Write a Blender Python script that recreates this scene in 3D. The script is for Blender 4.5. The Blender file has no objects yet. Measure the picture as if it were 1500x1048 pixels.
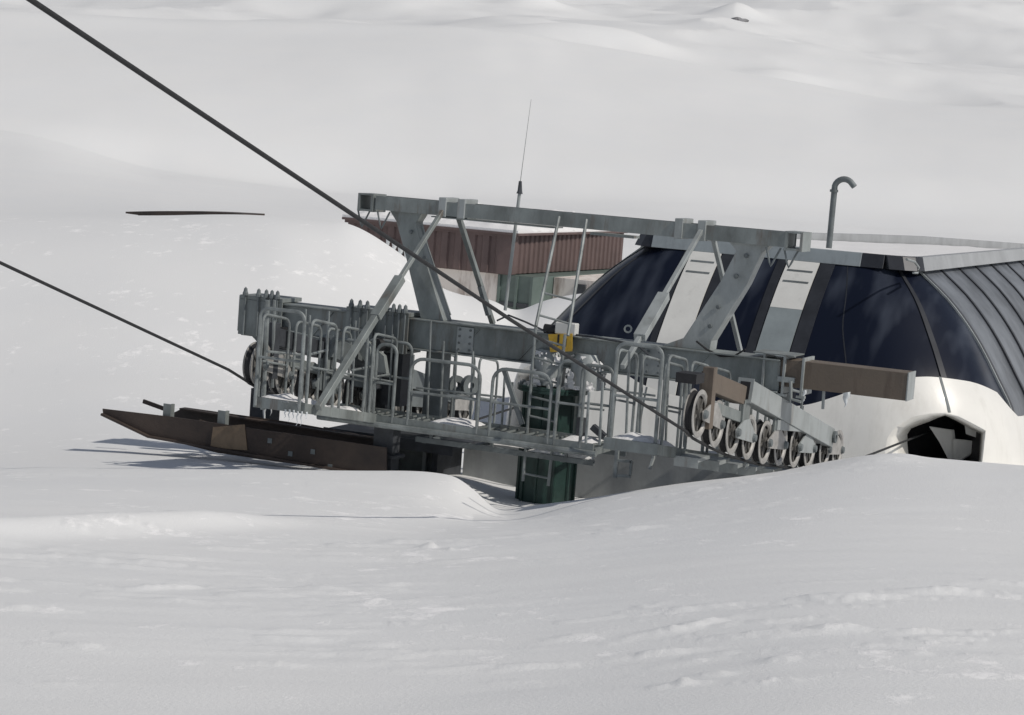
import bpy, bmesh, math, random
import numpy as np
from mathutils import Vector, Matrix, noise as mnoise
random.seed(7)
V = Vector
COL = bpy.context.scene.collection

# ------------------------------------------------------------------ camera
F = 3200.0
YAW, PITCH, ROLL = math.radians(23.0), math.radians(5.7), math.radians(4.35)
FH = V((-math.sin(YAW), math.cos(YAW), 0)); R0 = V((math.cos(YAW), math.sin(YAW), 0))
FW = FH*math.cos(PITCH) - V((0, 0, math.sin(PITCH)))
U0 = FH*math.sin(PITCH) + V((0, 0, math.cos(PITCH)))
UP = U0*math.cos(ROLL) - R0*math.sin(ROLL)
RT = R0*math.cos(ROLL) + U0*math.sin(ROLL)
CAM = V((9.6715, -24.118, 5.0))

def ray(px, py):
    return FW + RT*((px-750)/F) - UP*((py-524)/F)

def P(px, py, ax, val):
    """the world point on the plane ax = val seen at a picture position (for measuring)"""
    d = ray(px, py); i = 'XYZ'.index(ax); t = (val-CAM[i])/d[i]
    return CAM + d*t

cam = bpy.data.objects.new('camera', bpy.data.cameras.new('camera')); COL.objects.link(cam)
cam.data.sensor_width = 36; cam.data.lens = 36*F/1500
cam.data.clip_start = .1; cam.data.clip_end = 12000
M3 = Matrix((RT, UP, -FW)).transposed()
cam.matrix_world = Matrix.Translation(CAM) @ M3.to_4x4()
bpy.context.scene.camera = cam

# ------------------------------------------------------------------ light
SUN_AZ = math.radians(-7)      # from +X, turned a little to the front
SUN_EL = math.radians(44)
sdir = V((math.cos(SUN_EL)*math.cos(SUN_AZ), math.cos(SUN_EL)*math.sin(SUN_AZ), math.sin(SUN_EL)))
sl = bpy.data.lights.new('sun', 'SUN'); sl.energy = 3.1; sl.angle = math.radians(.6); sl.color = (1, .94, .86)
so = bpy.data.objects.new('sun', sl); COL.objects.link(so)
so.rotation_euler = sdir.to_track_quat('Z', 'Y').to_euler(); so.location = (30, -5, 40)
w = bpy.data.worlds.new('World'); bpy.context.scene.world = w; w.use_nodes = True
nt = w.node_tree; nt.nodes.clear()
sky = nt.nodes.new('ShaderNodeTexSky'); sky.sky_type = 'NISHITA'; sky.sun_disc = False
sky.sun_elevation = SUN_EL; sky.sun_rotation = math.radians(90) - SUN_AZ
sky.altitude = 2000; sky.dust_density = 3.5; sky.ozone_density = .6; sky.air_density = 1.0
bg = nt.nodes.new('ShaderNodeBackground'); bg.inputs[1].default_value = .09
wo = nt.nodes.new('ShaderNodeOutputWorld')
hs = nt.nodes.new('ShaderNodeHueSaturation'); hs.inputs['Saturation'].default_value = .6
nt.links.new(sky.outputs[0], hs.inputs['Color']); nt.links.new(hs.outputs[0], bg.inputs[0]); nt.links.new(bg.outputs[0], wo.inputs[0])
vs = bpy.context.scene.view_settings
vs.view_transform = 'Standard'; vs.look = 'None'; vs.exposure = -.31; vs.gamma = 1

# ------------------------------------------------------------------ materials
def mat(name, col, rough=.6, metal=0.0, var=0.0, scale=3.0, bump=0.0, bscale=30.0, spec=.5, col2=None,
        stretch=None, coat=0.0, detail=5, lo=.35, hi=.65):
    m = bpy.data.materials.new(name); m.use_nodes = True
    t = m.node_tree; b = t.nodes['Principled BSDF']; L = t.links.new
    b.inputs['Base Color'].default_value = (*col, 1); b.inputs['Roughness'].default_value = rough
    b.inputs['Metallic'].default_value = metal; b.inputs['Specular IOR Level'].default_value = spec
    b.inputs['Coat Weight'].default_value = coat
    tc = t.nodes.new('ShaderNodeNewGeometry'); mp = t.nodes.new('ShaderNodeMapping')
    L(tc.outputs['Position'], mp.inputs[0])
    if stretch: mp.inputs['Scale'].default_value = stretch
    if var > 0 or col2:
        n = t.nodes.new('ShaderNodeTexNoise'); n.inputs['Scale'].default_value = scale; n.inputs['Detail'].default_value = detail
        n.inputs['Roughness'].default_value = .65
        L(mp.outputs[0], n.inputs['Vector'])
        r = t.nodes.new('ShaderNodeMapRange'); r.inputs[1].default_value = lo; r.inputs[2].default_value = hi
        L(n.outputs[0], r.inputs[0])
        mx = t.nodes.new('ShaderNodeMix'); mx.data_type = 'RGBA'
        c2 = col2 if col2 else tuple(c*(1-var) for c in col)
        c1 = col if col2 else tuple(min(1, c*(1+var)) for c in col)
        mx.inputs[6].default_value = (*c1, 1); mx.inputs[7].default_value = (*c2, 1)
        L(r.outputs[0], mx.inputs[0]); L(mx.outputs[2], b.inputs['Base Color'])
    if bump > 0:
        n2 = t.nodes.new('ShaderNodeTexNoise'); n2.inputs['Scale'].default_value = bscale; n2.inputs['Detail'].default_value = 3
        L(mp.outputs[0], n2.inputs['Vector'])
        bp = t.nodes.new('ShaderNodeBump'); bp.inputs['Strength'].default_value = 1; bp.inputs['Distance'].default_value = bump
        L(n2.outputs[0], bp.inputs['Height']); L(bp.outputs[0], b.inputs['Normal'])
    return m

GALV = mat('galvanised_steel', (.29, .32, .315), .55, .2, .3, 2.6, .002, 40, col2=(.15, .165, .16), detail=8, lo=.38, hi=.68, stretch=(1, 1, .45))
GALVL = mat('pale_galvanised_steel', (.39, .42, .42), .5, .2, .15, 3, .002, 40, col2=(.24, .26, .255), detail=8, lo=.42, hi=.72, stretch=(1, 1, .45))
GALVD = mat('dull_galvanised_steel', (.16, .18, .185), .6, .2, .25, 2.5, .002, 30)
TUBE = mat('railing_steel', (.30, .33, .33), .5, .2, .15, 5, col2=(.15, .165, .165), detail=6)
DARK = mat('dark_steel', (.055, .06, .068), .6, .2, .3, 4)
BLACK = mat('black_rubber', (.018, .018, .02), .65, 0, .3, 8)
RUST = mat('rust_brown_steel', (.085, .062, .05), .7, .1, col2=(.028, .023, .022), scale=1.1, bump=.003, bscale=25, lo=.3, hi=.7)
TAN = mat('weathered_tan_steel', (.18, .143, .112), .65, .1, col2=(.15, .125, .10), scale=1.3, bump=.002, bscale=30)
GREEN = mat('dark_green_paint', (.022, .052, .044), .4, .1, .35, 3)
RIM = mat('worn_sheave_rim', (.40, .39, .37), .5, .3, .2, 8)
WEB = mat('sheave_web', (.15, .145, .135), .6, .3, .3, 9)
ROPE = mat('rope_steel', (.030, .031, .033), .7, .3, .2, 20)
WHITEP = mat('cream_white_fairing', (.84, .83, .785), .35, 0, .05, .7, spec=.4, coat=.1)
WHITE = mat('white_panel', (.70, .70, .67), .4, 0, .05, 2)
SHADEP = mat('shaded_panel', (.25, .285, .295), .35, 0, .1, 2)  # the white panel darkened, shade put into the colour
CHAR = mat('charcoal_trim', (.035, .038, .045), .45, .2, .2, 3)
ROOFG = mat('roof_edge_grey', (.33, .37, .385), .5, .2, .1, 1.5)
ROOFP = mat('pale_roof_edge', (.36, .375, .385), .5, .15, .12, 1.5)
RIBM = mat('ribbed_side_grey', (.165, .18, .20), .42, .3, .35, 1.5, stretch=(1, 1, .3))
BROWN = mat('brown_sheet', (.14, .098, .092), .6, .1, .12, 1.5)
STONE = mat('pale_render', (.80, .75, .70), .85, 0, col2=(.28, .20, .16), scale=2.6, stretch=(1, 1, .22), lo=.5, hi=.72)
GDOOR = mat('grey_green_panel', (.12, .16, .145), .5, 0, .12, 2)
WALLG = mat('grey_concrete', (.33, .345, .35), .8, 0, .12, 1.2, .003, 12)
YEL = mat('sign_yellow', (.62, .39, .04), .45, 0, .12, 9)
BLK = mat('sign_black', (.02, .02, .02), .5)
ROCK_SHADE = mat('rock_and_lip_shade', (.26, .26, .27), .9, 0, .4, 1.5, .05, 3)  # for the real rock and for the lip shade built as lumps
ICE = mat('ice', (.70, .74, .76), .2, 0, .08, 10, spec=.6)
SNOWP = mat('settled_snow', (.82, .82, .82), .9, 0, 0, 3, .012, 22, spec=.1)

def stains(m, col, scale=1.1, lo=.60, hi=.76, amt=.6):
    """rust or dirt runs: long vertical streaks mixed over the base colour"""
    t = m.node_tree; b = t.nodes['Principled BSDF']; L = t.links.new
    g = t.nodes.new('ShaderNodeNewGeometry'); mp = t.nodes.new('ShaderNodeMapping'); mp.inputs['Scale'].default_value = (2.2, 2.2, .35)
    mp.inputs['Location'].default_value = (5, 2, 1)
    n = t.nodes.new('ShaderNodeTexNoise'); n.inputs['Scale'].default_value = scale*2; n.inputs['Detail'].default_value = 9; n.inputs['Roughness'].default_value = .7
    L(g.outputs['Position'], mp.inputs[0]); L(mp.outputs[0], n.inputs['Vector'])
    r = t.nodes.new('ShaderNodeMapRange'); r.inputs[1].default_value = lo; r.inputs[2].default_value = hi; r.inputs[4].default_value = amt
    L(n.outputs[0], r.inputs[0]); mx = t.nodes.new('ShaderNodeMix'); mx.data_type = 'RGBA'; mx.inputs[7].default_value = (*col, 1)
    src = b.inputs['Base Color'].links[0].from_socket if b.inputs['Base Color'].links else None
    L(r.outputs[0], mx.inputs[0])
    if src: L(src, mx.inputs[6])
    else: mx.inputs[6].default_value = b.inputs['Base Color'].default_value
    L(mx.outputs[2], b.inputs['Base Color'])
stains(GALV, (.13, .085, .06), 1.4, .56, .72, .7); stains(GALVL, (.17, .12, .09), 1.6, .57, .74, .6); stains(WHITEP, (.50, .48, .43), .5, .52, .80, .45)
stains(TAN, (.075, .055, .045), 1.2, .50, .70, .7); stains(WALLG, (.16, .165, .17), .6, .48, .70, .6); stains(BROWN, (.07, .05, .048), .5, .5, .72, .6)
stains(WHITE, (.42, .42, .40), 1.0, .55, .75, .5); stains(ROOFG, (.20, .22, .23), 1.0, .5, .7, .6)

def glass_mat():
    m = mat('dark_blue_tinted_glass', (.008, .012, .036), .12, 0, spec=.28)
    t = m.node_tree; b = t.nodes['Principled BSDF']; L = t.links.new
    g = t.nodes.new('ShaderNodeNewGeometry'); mp = t.nodes.new('ShaderNodeMapping'); mp.inputs['Scale'].default_value = (1.9, .7, .10)
    n = t.nodes.new('ShaderNodeTexNoise'); n.inputs['Scale'].default_value = 1.7; n.inputs['Detail'].default_value = 2
    L(g.outputs['Position'], mp.inputs[0]); L(mp.outputs[0], n.inputs['Vector'])
    r = t.nodes.new('ShaderNodeMapRange'); r.inputs[1].default_value = .46; r.inputs[2].default_value = .80
    L(n.outputs[0], r.inputs[0])
    mx = t.nodes.new('ShaderNodeMix'); mx.data_type = 'RGBA'
    mx.inputs[6].default_value = (.006, .009, .020, 1); mx.inputs[7].default_value = (.046, .055, .076, 1)  # paler upright bands paint soft highlights into the glass colour
    L(r.outputs[0], mx.inputs[0]); L(mx.outputs[2], b.inputs['Base Color'])
    r2 = t.nodes.new('ShaderNodeMapRange'); r2.inputs[3].default_value = .28; r2.inputs[4].default_value = .42
    L(n.outputs[0], r2.inputs[0]); L(r2.outputs[0], b.inputs['Roughness'])
    return m
GLASS = glass_mat()

def snow_mat(name='snow', far=False):
    m = bpy.data.materials.new(name); m.use_nodes = True
    t = m.node_tree; b = t.nodes['Principled BSDF']; L = t.links.new
    b.inputs['Roughness'].default_value = .95; b.inputs['Specular IOR Level'].default_value = .08
    g = t.nodes.new('ShaderNodeNewGeometry')
    def N(scale, st, rot=0, det=4, rg=.55):
        mp = t.nodes.new('ShaderNodeMapping'); mp.inputs['Scale'].default_value = st; mp.inputs['Rotation'].default_value = (0, 0, rot)
        n = t.nodes.new('ShaderNodeTexNoise'); n.inputs['Scale'].default_value = scale; n.inputs['Detail'].default_value = det
        n.inputs['Roughness'].default_value = rg
        L(g.outputs['Position'], mp.inputs[0]); L(mp.outputs[0], n.inputs['Vector']); return n.outputs[0]
    a = N(.35, (1, 1, 1), 0, 3)
    mx = t.nodes.new('ShaderNodeMix'); mx.data_type = 'RGBA'
    mx.inputs[6].default_value = (.785, .80, .81, 1); mx.inputs[7].default_value = (.82, .825, .82, 1)
    L(a, mx.inputs[0]); L(mx.outputs[2], b.inputs['Base Color'])
    # wind crust: low scoured streaks across the wind, plus a fine grain
    s0 = N(3.4, (1, .7, 1), YAW+.2, 9, .72); pm = N(.55, (1, 1, 1), 0, 3)
    ad = t.nodes.new('ShaderNodeMath'); ad.operation = 'MULTIPLY_ADD'; ad.inputs[1].default_value = .45
    L(pm, ad.inputs[0]); L(s0, ad.inputs[2]); s = ad.outputs[0]
    rr = t.nodes.new('ShaderNodeMapRange'); rr.inputs[1].default_value = .81; rr.inputs[2].default_value = .92
    L(s, rr.inputs[0])
    m2 = t.nodes.new('ShaderNodeMix'); m2.data_type = 'RGBA'; m2.inputs[7].default_value = (.97, .97, .97, 1)
    if far: rr.inputs[4].default_value = .06
    L(rr.outputs[0], m2.inputs[0]); L(mx.outputs[2], m2.inputs[6]); L(m2.outputs[2], b.inputs['Base Color'])
    f = N(38, (1, 1, 1), 0, 6, .7)
    b1 = t.nodes.new('ShaderNodeBump'); b1.inputs['Distance'].default_value = .0025; b1.inputs['Strength'].default_value = .8
    b2 = t.nodes.new('ShaderNodeBump'); b2.inputs['Distance'].default_value = .006; b2.inputs['Strength'].default_value = .75
    L(rr.outputs[0], b1.inputs['Height']); L(f, b2.inputs['Height'])
    L(b1.outputs[0], b2.inputs['Normal']); L(b2.outputs[0], b.inputs['Normal'])
    return m
SNOW = snow_mat(); SNOWFAR = snow_mat('far_snow', True)

# ------------------------------------------------------------------ mesh helpers
class MB:
    def __init__(s): s.v = []; s.f = []; s.mi = []; s.m = 0
    def add(s, vs, fs):
        o = len(s.v); s.v += [V(q) for q in vs]
        for f in fs: s.f.append([o+i for i in f]); s.mi.append(s.m)
        return s
    def box(s, x0, x1, y0, y1, z0, z1):
        return s.add([(x0,y0,z0),(x1,y0,z0),(x1,y1,z0),(x0,y1,z0),(x0,y0,z1),(x1,y0,z1),(x1,y1,z1),(x0,y1,z1)],
                     [(0,3,2,1),(4,5,6,7),(0,1,5,4),(1,2,6,5),(2,3,7,6),(3,0,4,7)])
    def bar(s, a, b, w, h, up=(0, 0, 1)):
        """a straight box-section member from a to b, w wide sideways, h deep"""
        a = V(a); b = V(b); d = (b-a).normalized(); up = V(up)
        if abs(d.dot(up)) > .99: up = V((0, 1, 0))
        sx = d.cross(up).normalized(); uz = sx.cross(d).normalized()
        q = [a-sx*w/2-uz*h/2, a+sx*w/2-uz*h/2, a+sx*w/2+uz*h/2, a-sx*w/2+uz*h/2]
        return s.add(q+[p+(b-a) for p in q], [(0,1,2,3),(7,6,5,4),(0,4,5,1),(1,5,6,2),(2,6,7,3),(3,7,4,0)])
    def channel(s, a, b, w, h, t, open_side=1, up=(0, 0, 1)):
        """C channel: web plus two flanges"""
        a = V(a); b = V(b); d = (b-a).normalized(); sx = d.cross(V(up)).normalized()*open_side; uz = V(up)
        s.bar(a-sx*(w-t)/2, b-sx*(w-t)/2, t, h)
        s.bar(a+sx*t/2+uz*(h-t)/2, b+sx*t/2+uz*(h-t)/2, w-t-.001, t-.0005)
        s.bar(a+sx*t/2-uz*(h-t)/2, b+sx*t/2-uz*(h-t)/2, w-t-.001, t-.0005)
        return s
    def tube(s, pts, r, n=8, r1=None):
        pts = [V(p) for p in pts]; rings = []; m = len(pts); pu = None
        for i, p in enumerate(pts):
            d = (pts[min(i+1, m-1)]-pts[max(i-1, 0)]).normalized()
            if pu is None:
                pu = V((0, 0, 1)) if abs(d.z) < .9 else V((0, 1, 0))
            sx = d.cross(pu).normalized(); uz = sx.cross(d).normalized(); pu = uz
            rr = r if r1 is None else r+(r1-r)*i/(m-1)
            rings.append([p+(sx*math.cos(2*math.pi*k/n)+uz*math.sin(2*math.pi*k/n))*rr for k in range(n)])
        vs = [q for R in rings for q in R]; fs = []
        for i in range(m-1):
            for k in range(n): fs.append((i*n+k, i*n+(k+1) % n, (i+1)*n+(k+1) % n, (i+1)*n+k))
        fs.append(tuple(range(n-1, -1, -1))); fs.append(tuple((m-1)*n+k for k in range(n)))
        return s.add(vs, fs)
    def prism(s, pts, ext):
        pts = [V(p) for p in pts]; e = V(ext); n = len(pts)
        return s.add(pts+[p+e for p in pts], [tuple(range(n)), tuple(range(2*n-1, n-1, -1))]+[((i+1) % n, i, n+i, n+(i+1) % n) for i in range(n)])
    def lathe(s, c, ax, prof, n=32):
        """closed profile of (radius, along) turned round axis ax"""
        c = V(c); ax = V(ax).normalized(); a = V((0, 0, 1)) if abs(ax.z) < .9 else V((0, 1, 0))
        u = ax.cross(a).normalized(); v = ax.cross(u)
        m = len(prof); vs = []
        for k in range(n):
            t = 2*math.pi*k/n
            for (r, x) in prof: vs.append(c+ax*x+(u*math.cos(t)+v*math.sin(t))*r)
        fs = [(k*m+i, k*m+(i+1) % m, ((k+1) % n)*m+(i+1) % m, ((k+1) % n)*m+i) for k in range(n) for i in range(m)]
        return s.add(vs, fs)
    def build(s, name, mats, parent=None, smooth=False, bevel=0, label=None, origin=None):
        me = bpy.data.meshes.new(name)
        c = origin if origin is not None else sum(s.v, V())/len(s.v)
        c = V(c)
        me.from_pydata([tuple(q-c) for q in s.v], [], s.f); me.validate()
        bm = bmesh.new(); bm.from_mesh(me); bmesh.ops.recalc_face_normals(bm, faces=bm.faces); bm.to_mesh(me); bm.free()
        ms = mats if isinstance(mats, (list, tuple)) else [mats]
        for m in ms: me.materials.append(m)
        if len(ms) > 1 and len(me.polygons) == len(s.mi): me.polygons.foreach_set('material_index', s.mi)
        if smooth:
            me.polygons.foreach_set('use_smooth', [True]*len(me.polygons))
            me.set_sharp_from_angle(angle=math.radians(smooth if smooth > 1 else 40))
        o = bpy.data.objects.new(name, me); COL.objects.link(o)
        wl = c
        if parent is not None:
            o.parent = parent; wl = c-V(parent['_w'])
        o.location = wl; o['_w'] = tuple(c)
        if bevel:
            b = o.modifiers.new('bevel', 'BEVEL'); b.width = bevel; b.segments = 1; b.limit_method = 'ANGLE'
        if label: o['label'] = label
        return o

def thing(name, label, cat, loc, group=None):
    o = bpy.data.objects.new(name, None); COL.objects.link(o); o.location = loc; o['_w'] = tuple(loc)
    o.empty_display_size = .2
    return tag(o, label, cat, group)
def tag(o, label, cat, group=None):
    o['label'] = label; o['category'] = cat
    if group: o['group'] = group
    return o

# ------------------------------------------------------------------ terrain
CP = [-900, 0, 200, 370, 470, 560, 620, 660, 700, 735, 780, 850, 1000, 1130, 1230, 1300, 1500, 2400]
ROWS = [
 (20,   [708, 708, 716, 730, 742, 752, 762, 768, 776, 780, 774, 756, 730, 712, 697, 690, 702, 710]),
 (22,   [694, 695, 699, 706, 712, 718, 726, 735, 753, 765, 756, 738, 712, 697, 680, 673, 688, 696]),
 (23.3, [686, 686, 688, 689, 690, 691, 692, 697, 722, 748, 742, 733, 709, 693, 673, 666, 682, 690]),
 (24.4, [680, 681, 688, 693, 696, 699, 702, 712, 737, 748, 749, 746, 745, 735, 715, 700, 688, 690]),
 (26,   [672, 674, 676, 684, 692, 698, 701, 704, 716, 727, 734, 740, 748, 745, 730, 708, 690, 690]),
 (28,   [652, 654, 655, 664, 676, 688, 692, 693, 698, 704, 710, 720, 732, 735, 725, 704, 688, 688]),
 (30,   [625, 628, 630, 640, 655, 668, 676, 680, 686, 690, 694, 700, 705, 705, 700, 694, 686, 686]),
 (34,   [540, 545, 550, 570, 592, 612, 626, 635, 645, 655, 665, 675, 680, 680, 680, 680, 680, 680]),
 (38,   [438, 442, 448, 468, 492, 522, 550, 568, 585, 600, 610, 620, 640, 650, 660, 660, 660, 660]),
 (43,   [338, 342, 346, 357, 382, 425, 465, 485, 505, 520, 520, 520, 560, 600, 620, 620, 640, 640]),
 (46,   [317, 317, 317, 317.5, 326, 370, 420, 434, 440, 456, 440, 430, 480, 560, 600, 600, 620, 620]),
 (49,   [330, 330, 326, 326, 338, 390, 435, 448, 455, 468, 455, 450, 490, 550, 580, 580, 600, 600]),
 (60,   [322, 318, 316, 319, 330, 360, 380, 390, 400, 400, 400, 400, 420, 450, 480, 480, 500, 500]),
 (80,   [200, 252, 277, 297, 306, 315, 322, 330, 335, 340, 345, 350, 360, 370, 380, 385, 400, 420]),
 (110,  [100, 196, 246, 272, 285, 293, 299, 302, 304, 306, 308, 310, 318, 325, 332, 336, 350, 380]),
 (114,  [118, 204, 251, 275, 286, 290, 294, 294, 294, 294, 294, 296, 300, 306, 312, 316, 326, 350]),
 (119,  [110, 172, 195, 214, 222, 228, 230, 231, 232, 233, 234, 236, 240, 246, 252, 256, 270, 310]),
 (128,  [70, 108, 118, 128, 132, 138, 140, 142, 144, 147, 150, 156, 170, 182, 194, 200, 212, 260]),
 (143,  [10, 40, 46, 48, 48, 50, 52, 54, 58, 62, 70, 80, 105, 128, 146, 154, 166, 230]),
 (147,  [-10, 22, 28, 28, 30, 34, 37, 40, 43, 48, 56, 68, 100, 122, 139, 148, 154, 220]),
 (160,  [-12, 20, 30, 32, 34, 40, 45, 48, 52, 57, 66, 79, 109, 129, 144, 151, 151, 200]),
 (190,  [-20, 8, 12, 14, 14, 16, 18, 22, 26, 30, 36, 44, 62, 80, 96, 104, 114, 160]),
 (235,  [-60, -40, -35, -30, -28, -24, -20, -16, -12, -8, -2, 4, 16, 26, 36, 42, 54, 90]),
 (320,  [-160, -150, -140, -130, -125, -120, -115, -110, -105, -100, -95, -90, -80, -70, -60, -55, -40, 0]),
 (600, [-300, -290, -280, -270, -270, -260, -260, -250, -250, -250, -245, -240, -230, -220, -210, -200, -190, -150]),
 (1500, [-420]*18),
 (7000, [-500]*18)]
def pchip(x, y, xi):
    """monotone cubic along axis 0 of y"""
    x = np.asarray(x, float); y = np.asarray(y, float)
    h = np.diff(x); d = np.diff(y, axis=0)/h.reshape(-1, *([1]*(y.ndim-1)))
    m = np.zeros_like(y); m[0] = d[0]; m[-1] = d[-1]
    for i in range(1, len(x)-1):
        w1 = 2*h[i]+h[i-1]; w2 = h[i]+2*h[i-1]
        ok = d[i-1]*d[i] > 0
        den = np.where(ok, w1/np.where(ok, d[i-1], 1)+w2/np.where(ok, d[i], 1), 1)
        m[i] = np.where(ok, (w1+w2)/den, 0)
    return x, y, h, m
def pev(pc, xi):
    x, y, h, m = pc; i = np.clip(np.searchsorted(x, xi)-1, 0, len(x)-2); t = (xi-x[i])/h[i]
    if y.ndim > 1: t = t.reshape(-1, 1); hh = h[i].reshape(-1, 1)
    else: hh = h[i]
    return (y[i]*(2*t**3-3*t**2+1)+hh*m[i]*(t**3-2*t**2+t)+y[i+1]*(-2*t**3+3*t**2)+hh*m[i+1]*(t**3-t**2))

KV = [0., 3, 7, 12, 16]+[r[0] for r in ROWS]
slope = np.interp(CP, [-900, 600, 800, 1200, 2400], [.096, .095, .088, .066, .064])
ZK = [5-(1.6+slope*v) for v in (0., 3, 7, 12, 16)]
BEAR = []
for c in CP:
    d = ray(c, 700); BEAR.append(d.dot(R0)/d.dot(FH))
for v, ys in ROWS:
    zz = []
    for b, y, c in zip(BEAR, ys, CP):
        d = ray(c+.076*(700-y), y); zz.append(5+d.z/d.dot(FH)*v)
    ZK.append(np.array(zz))
ZK = np.array([np.broadcast_to(z, (len(CP),)) for z in ZK])
# resample across the bearings and even out the near rows so the open snow has no creases
BF = np.linspace(BEAR[0], BEAR[-1], 700); PC0 = pchip(BEAR, ZK.T, None); ZF = pev(PC0, BF)
db = BF[1]-BF[0]
for k, v in enumerate(KV):
    wpx = 150 if v <= 16 else (90 if v <= 20 else (34 if v <= 22 else 9))
    sg = wpx/3200/db; n_ = int(sg*3)+1; kr = np.exp(-(np.arange(-n_, n_+1)/sg)**2/2); kr /= kr.sum()
    ZF[:, k] = np.convolve(np.pad(ZF[:, k], n_, mode='edge'), kr, mode='valid')
PCc = pchip(BF, ZF, None)

rs = np.random.RandomState(3)
TAB = rs.rand(256, 256)
def vnoise(x, y):
    xi = np.floor(x).astype(int); yi = np.floor(y).astype(int); fx = x-xi; fy = y-yi
    fx = fx*fx*fx*(fx*(fx*6-15)+10); fy = fy*fy*fy*(fy*(fy*6-15)+10)
    a = TAB[xi & 255, yi & 255]; b = TAB[(xi+1) & 255, yi & 255]; c = TAB[xi & 255, (yi+1) & 255]; d = TAB[(xi+1) & 255, (yi+1) & 255]
    return (a*(1-fx)+b*fx)*(1-fy)+(c*(1-fx)+d*fx)*fy-.5
def fbm(x, y, o=4, g=.5):
    s = 0; a = 1
    for k in range(o):
        s = s+a*vnoise(x*2**k+17.3*k, y*2**k+5.1*k); a *= g
    return s

# single drifts and clods lying on the near snow: picture x, y, half length (m), half width (m), height (m), turn
DRIFTS = [(215, 775, .28, .10, .06, .1), (120, 776, .2, .07, .03, .2), (645, 806, .10, .06, .09, 0), (628, 803, .08, .05, .06, .5), (235, 862, .38, .06, .05, .9),
          (560, 880, .2, .05, .03, .8), (575, 914, .14, .05, .05, .1), (1330, 958, .45, .07, .06, .05), (1375, 942, .16, .05, .04, .1),
          (945, 890, .18, .05, .035, .9), (1000, 922, .4, .07, .05, .7), (960, 960, .28, .06, .04, .3), (1150, 965, .15, .07, .05, .9),
          (985, 1005, .16, .07, .06, .2), (1110, 1000, .14, .06, .06, .1), (1040, 990, .1, .05, .04, .1),
          (395, 808, .6, .07, .035, .2), (250, 828, .5, .08, .03, .15), (165, 830, .6, .07, .03, .15), (275, 882, .2, .05, .03, .2),
          (640, 958, .5, .05, .035, .15), (400, 975, .14, .05, .03, .1), (480, 960, .2, .04, .02, .2), (125, 948, .14, .06, .035, 0),
          (840, 935, .2, .05, .03, .6), (50, 1000, .3, .05, .02, .1), (1280, 675, .35, .5, .10, 0), (1325, 668, .2, .3, .06, 0),
          (700, 790, .15, .05, .02, .1), (1470, 855, .12, .06, .05, 0), (885, 62, 6, 2.2, 1.2, .05), (1075, 24, 3, 2.5, 1.3, .4), (1145, 116, 3.5, 1.4, .6, .1), (780, 6, 3, 2, 1.2, .4)]
def ground_z_pts(x, y):
    """height of the snow at world x, y (arrays)"""
    dx = x-CAM.x; dy = y-CAM.y
    f = dx*FH.x+dy*FH.y; l = dx*R0.x+dy*R0.y; r = np.hypot(f, l)
    th = np.arctan2(l, f); tmax = math.radians(52)
    b = np.clip(np.tan(np.clip(th, -tmax, tmax)), BEAR[0], BEAR[-1])
    v = r*np.cos(np.arctan(b))
    v = np.clip(v, 0, 6900)
    out = np.zeros_like(x)
    # evaluate the height table: cubic across bearings then along distance
    zc = pev(PCc, b.ravel())                       # (N, rows)
    lv = np.log(v.ravel()+8); lk = np.log(np.array(KV)+8)
    X, Y, H, Mm = pchip(lk, zc.T, None)
    i = np.clip(np.searchsorted(X, lv)-1, 0, len(X)-2); t = (lv-X[i])/H[i]; n = np.arange(len(lv))
    out = (Y[i, n]*(2*t**3-3*t**2+1)+H[i]*Mm[i, n]*(t**3-2*t**2+t)+Y[i+1, n]*(-2*t**3+3*t**2)+H[i]*Mm[i+1, n]*(t**3-t**2)).reshape(x.shape)
    back = np.clip((np.abs(th)-math.radians(60))/math.radians(40), 0, 1); back = back*back*(3-2*back)
    out = out*(1-back)+back*(3.4+.06*r)
    # a low swell added across the near left snow to hide the rope's shadow
    vc = np.interp(b, [-.30, -.234, -.172, -.11, -.05], [14.0, 15.2, 16.35, 17.65, 18.9]); am = np.clip((-.08-b)/.06, 0, 1)
    out = out+.115*am*am*(3-2*am)*np.exp(-((v-vc)/.46)**2)
    # surface relief
    near = np.clip((60-v)/30, 0, 1)
    out = out+near*(.045*fbm(x*.28+3, y*.28, 2)+.008*fbm(x*1.1, y*.55+9, 2))*np.clip(v/8, .2, 1)*np.where((v > 22.3) & (v < 34), .5, 1)
    ca, sa = math.cos(YAW+.22), math.sin(YAW+.22); u_ = x*ca+y*sa; w_ = -x*sa+y*ca
    wind = np.clip(fbm(u_*1.3, w_*4.2, 4, .6)-.16, 0, 1); msk = np.clip(fbm(u_*.22+4, w_*.35+1, 3)*3+.35, 0, 1)
    out = out+.06*wind*msk*np.clip((23.4-v)/3, 0, 1)
    rip = fbm(u_*.55+2, w_*2.4, 3, .5)
    out = out+.012*rip*np.clip((21-v)/4, 0, 1)
    far = np.clip((v-55)/40, 0, 1)
    out = out+far*(1-np.clip((v-135)/25, 0, 1))*(.30*fbm(x/16., y/16.+2, 4, .42))
    vf = np.clip((v-140)/25, 0, 1)
    rid = 1-np.abs(fbm(x/38., y/38., 4, .45))*2
    out = out+vf*(3.4*fbm(x/46., y/30.+4, 5, .5)+1.7*(rid-.7))*np.clip(v/260., .6, 3)
    return out
def ground_z(x, y):
    return float(ground_z_pts(np.array([float(x)]), np.array([float(y)]))[0])+drift_at(x, y)
def hit_ground(px, py, t0=5., t1=900.):
    d = ray(px, py); t = t0
    while t < t1:
        q = CAM+d*t
        if q.z < float(ground_z_pts(np.array([q.x]), np.array([q.y]))[0]): return q
        t *= 1.004
    return CAM+d*t
DR = []
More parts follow.
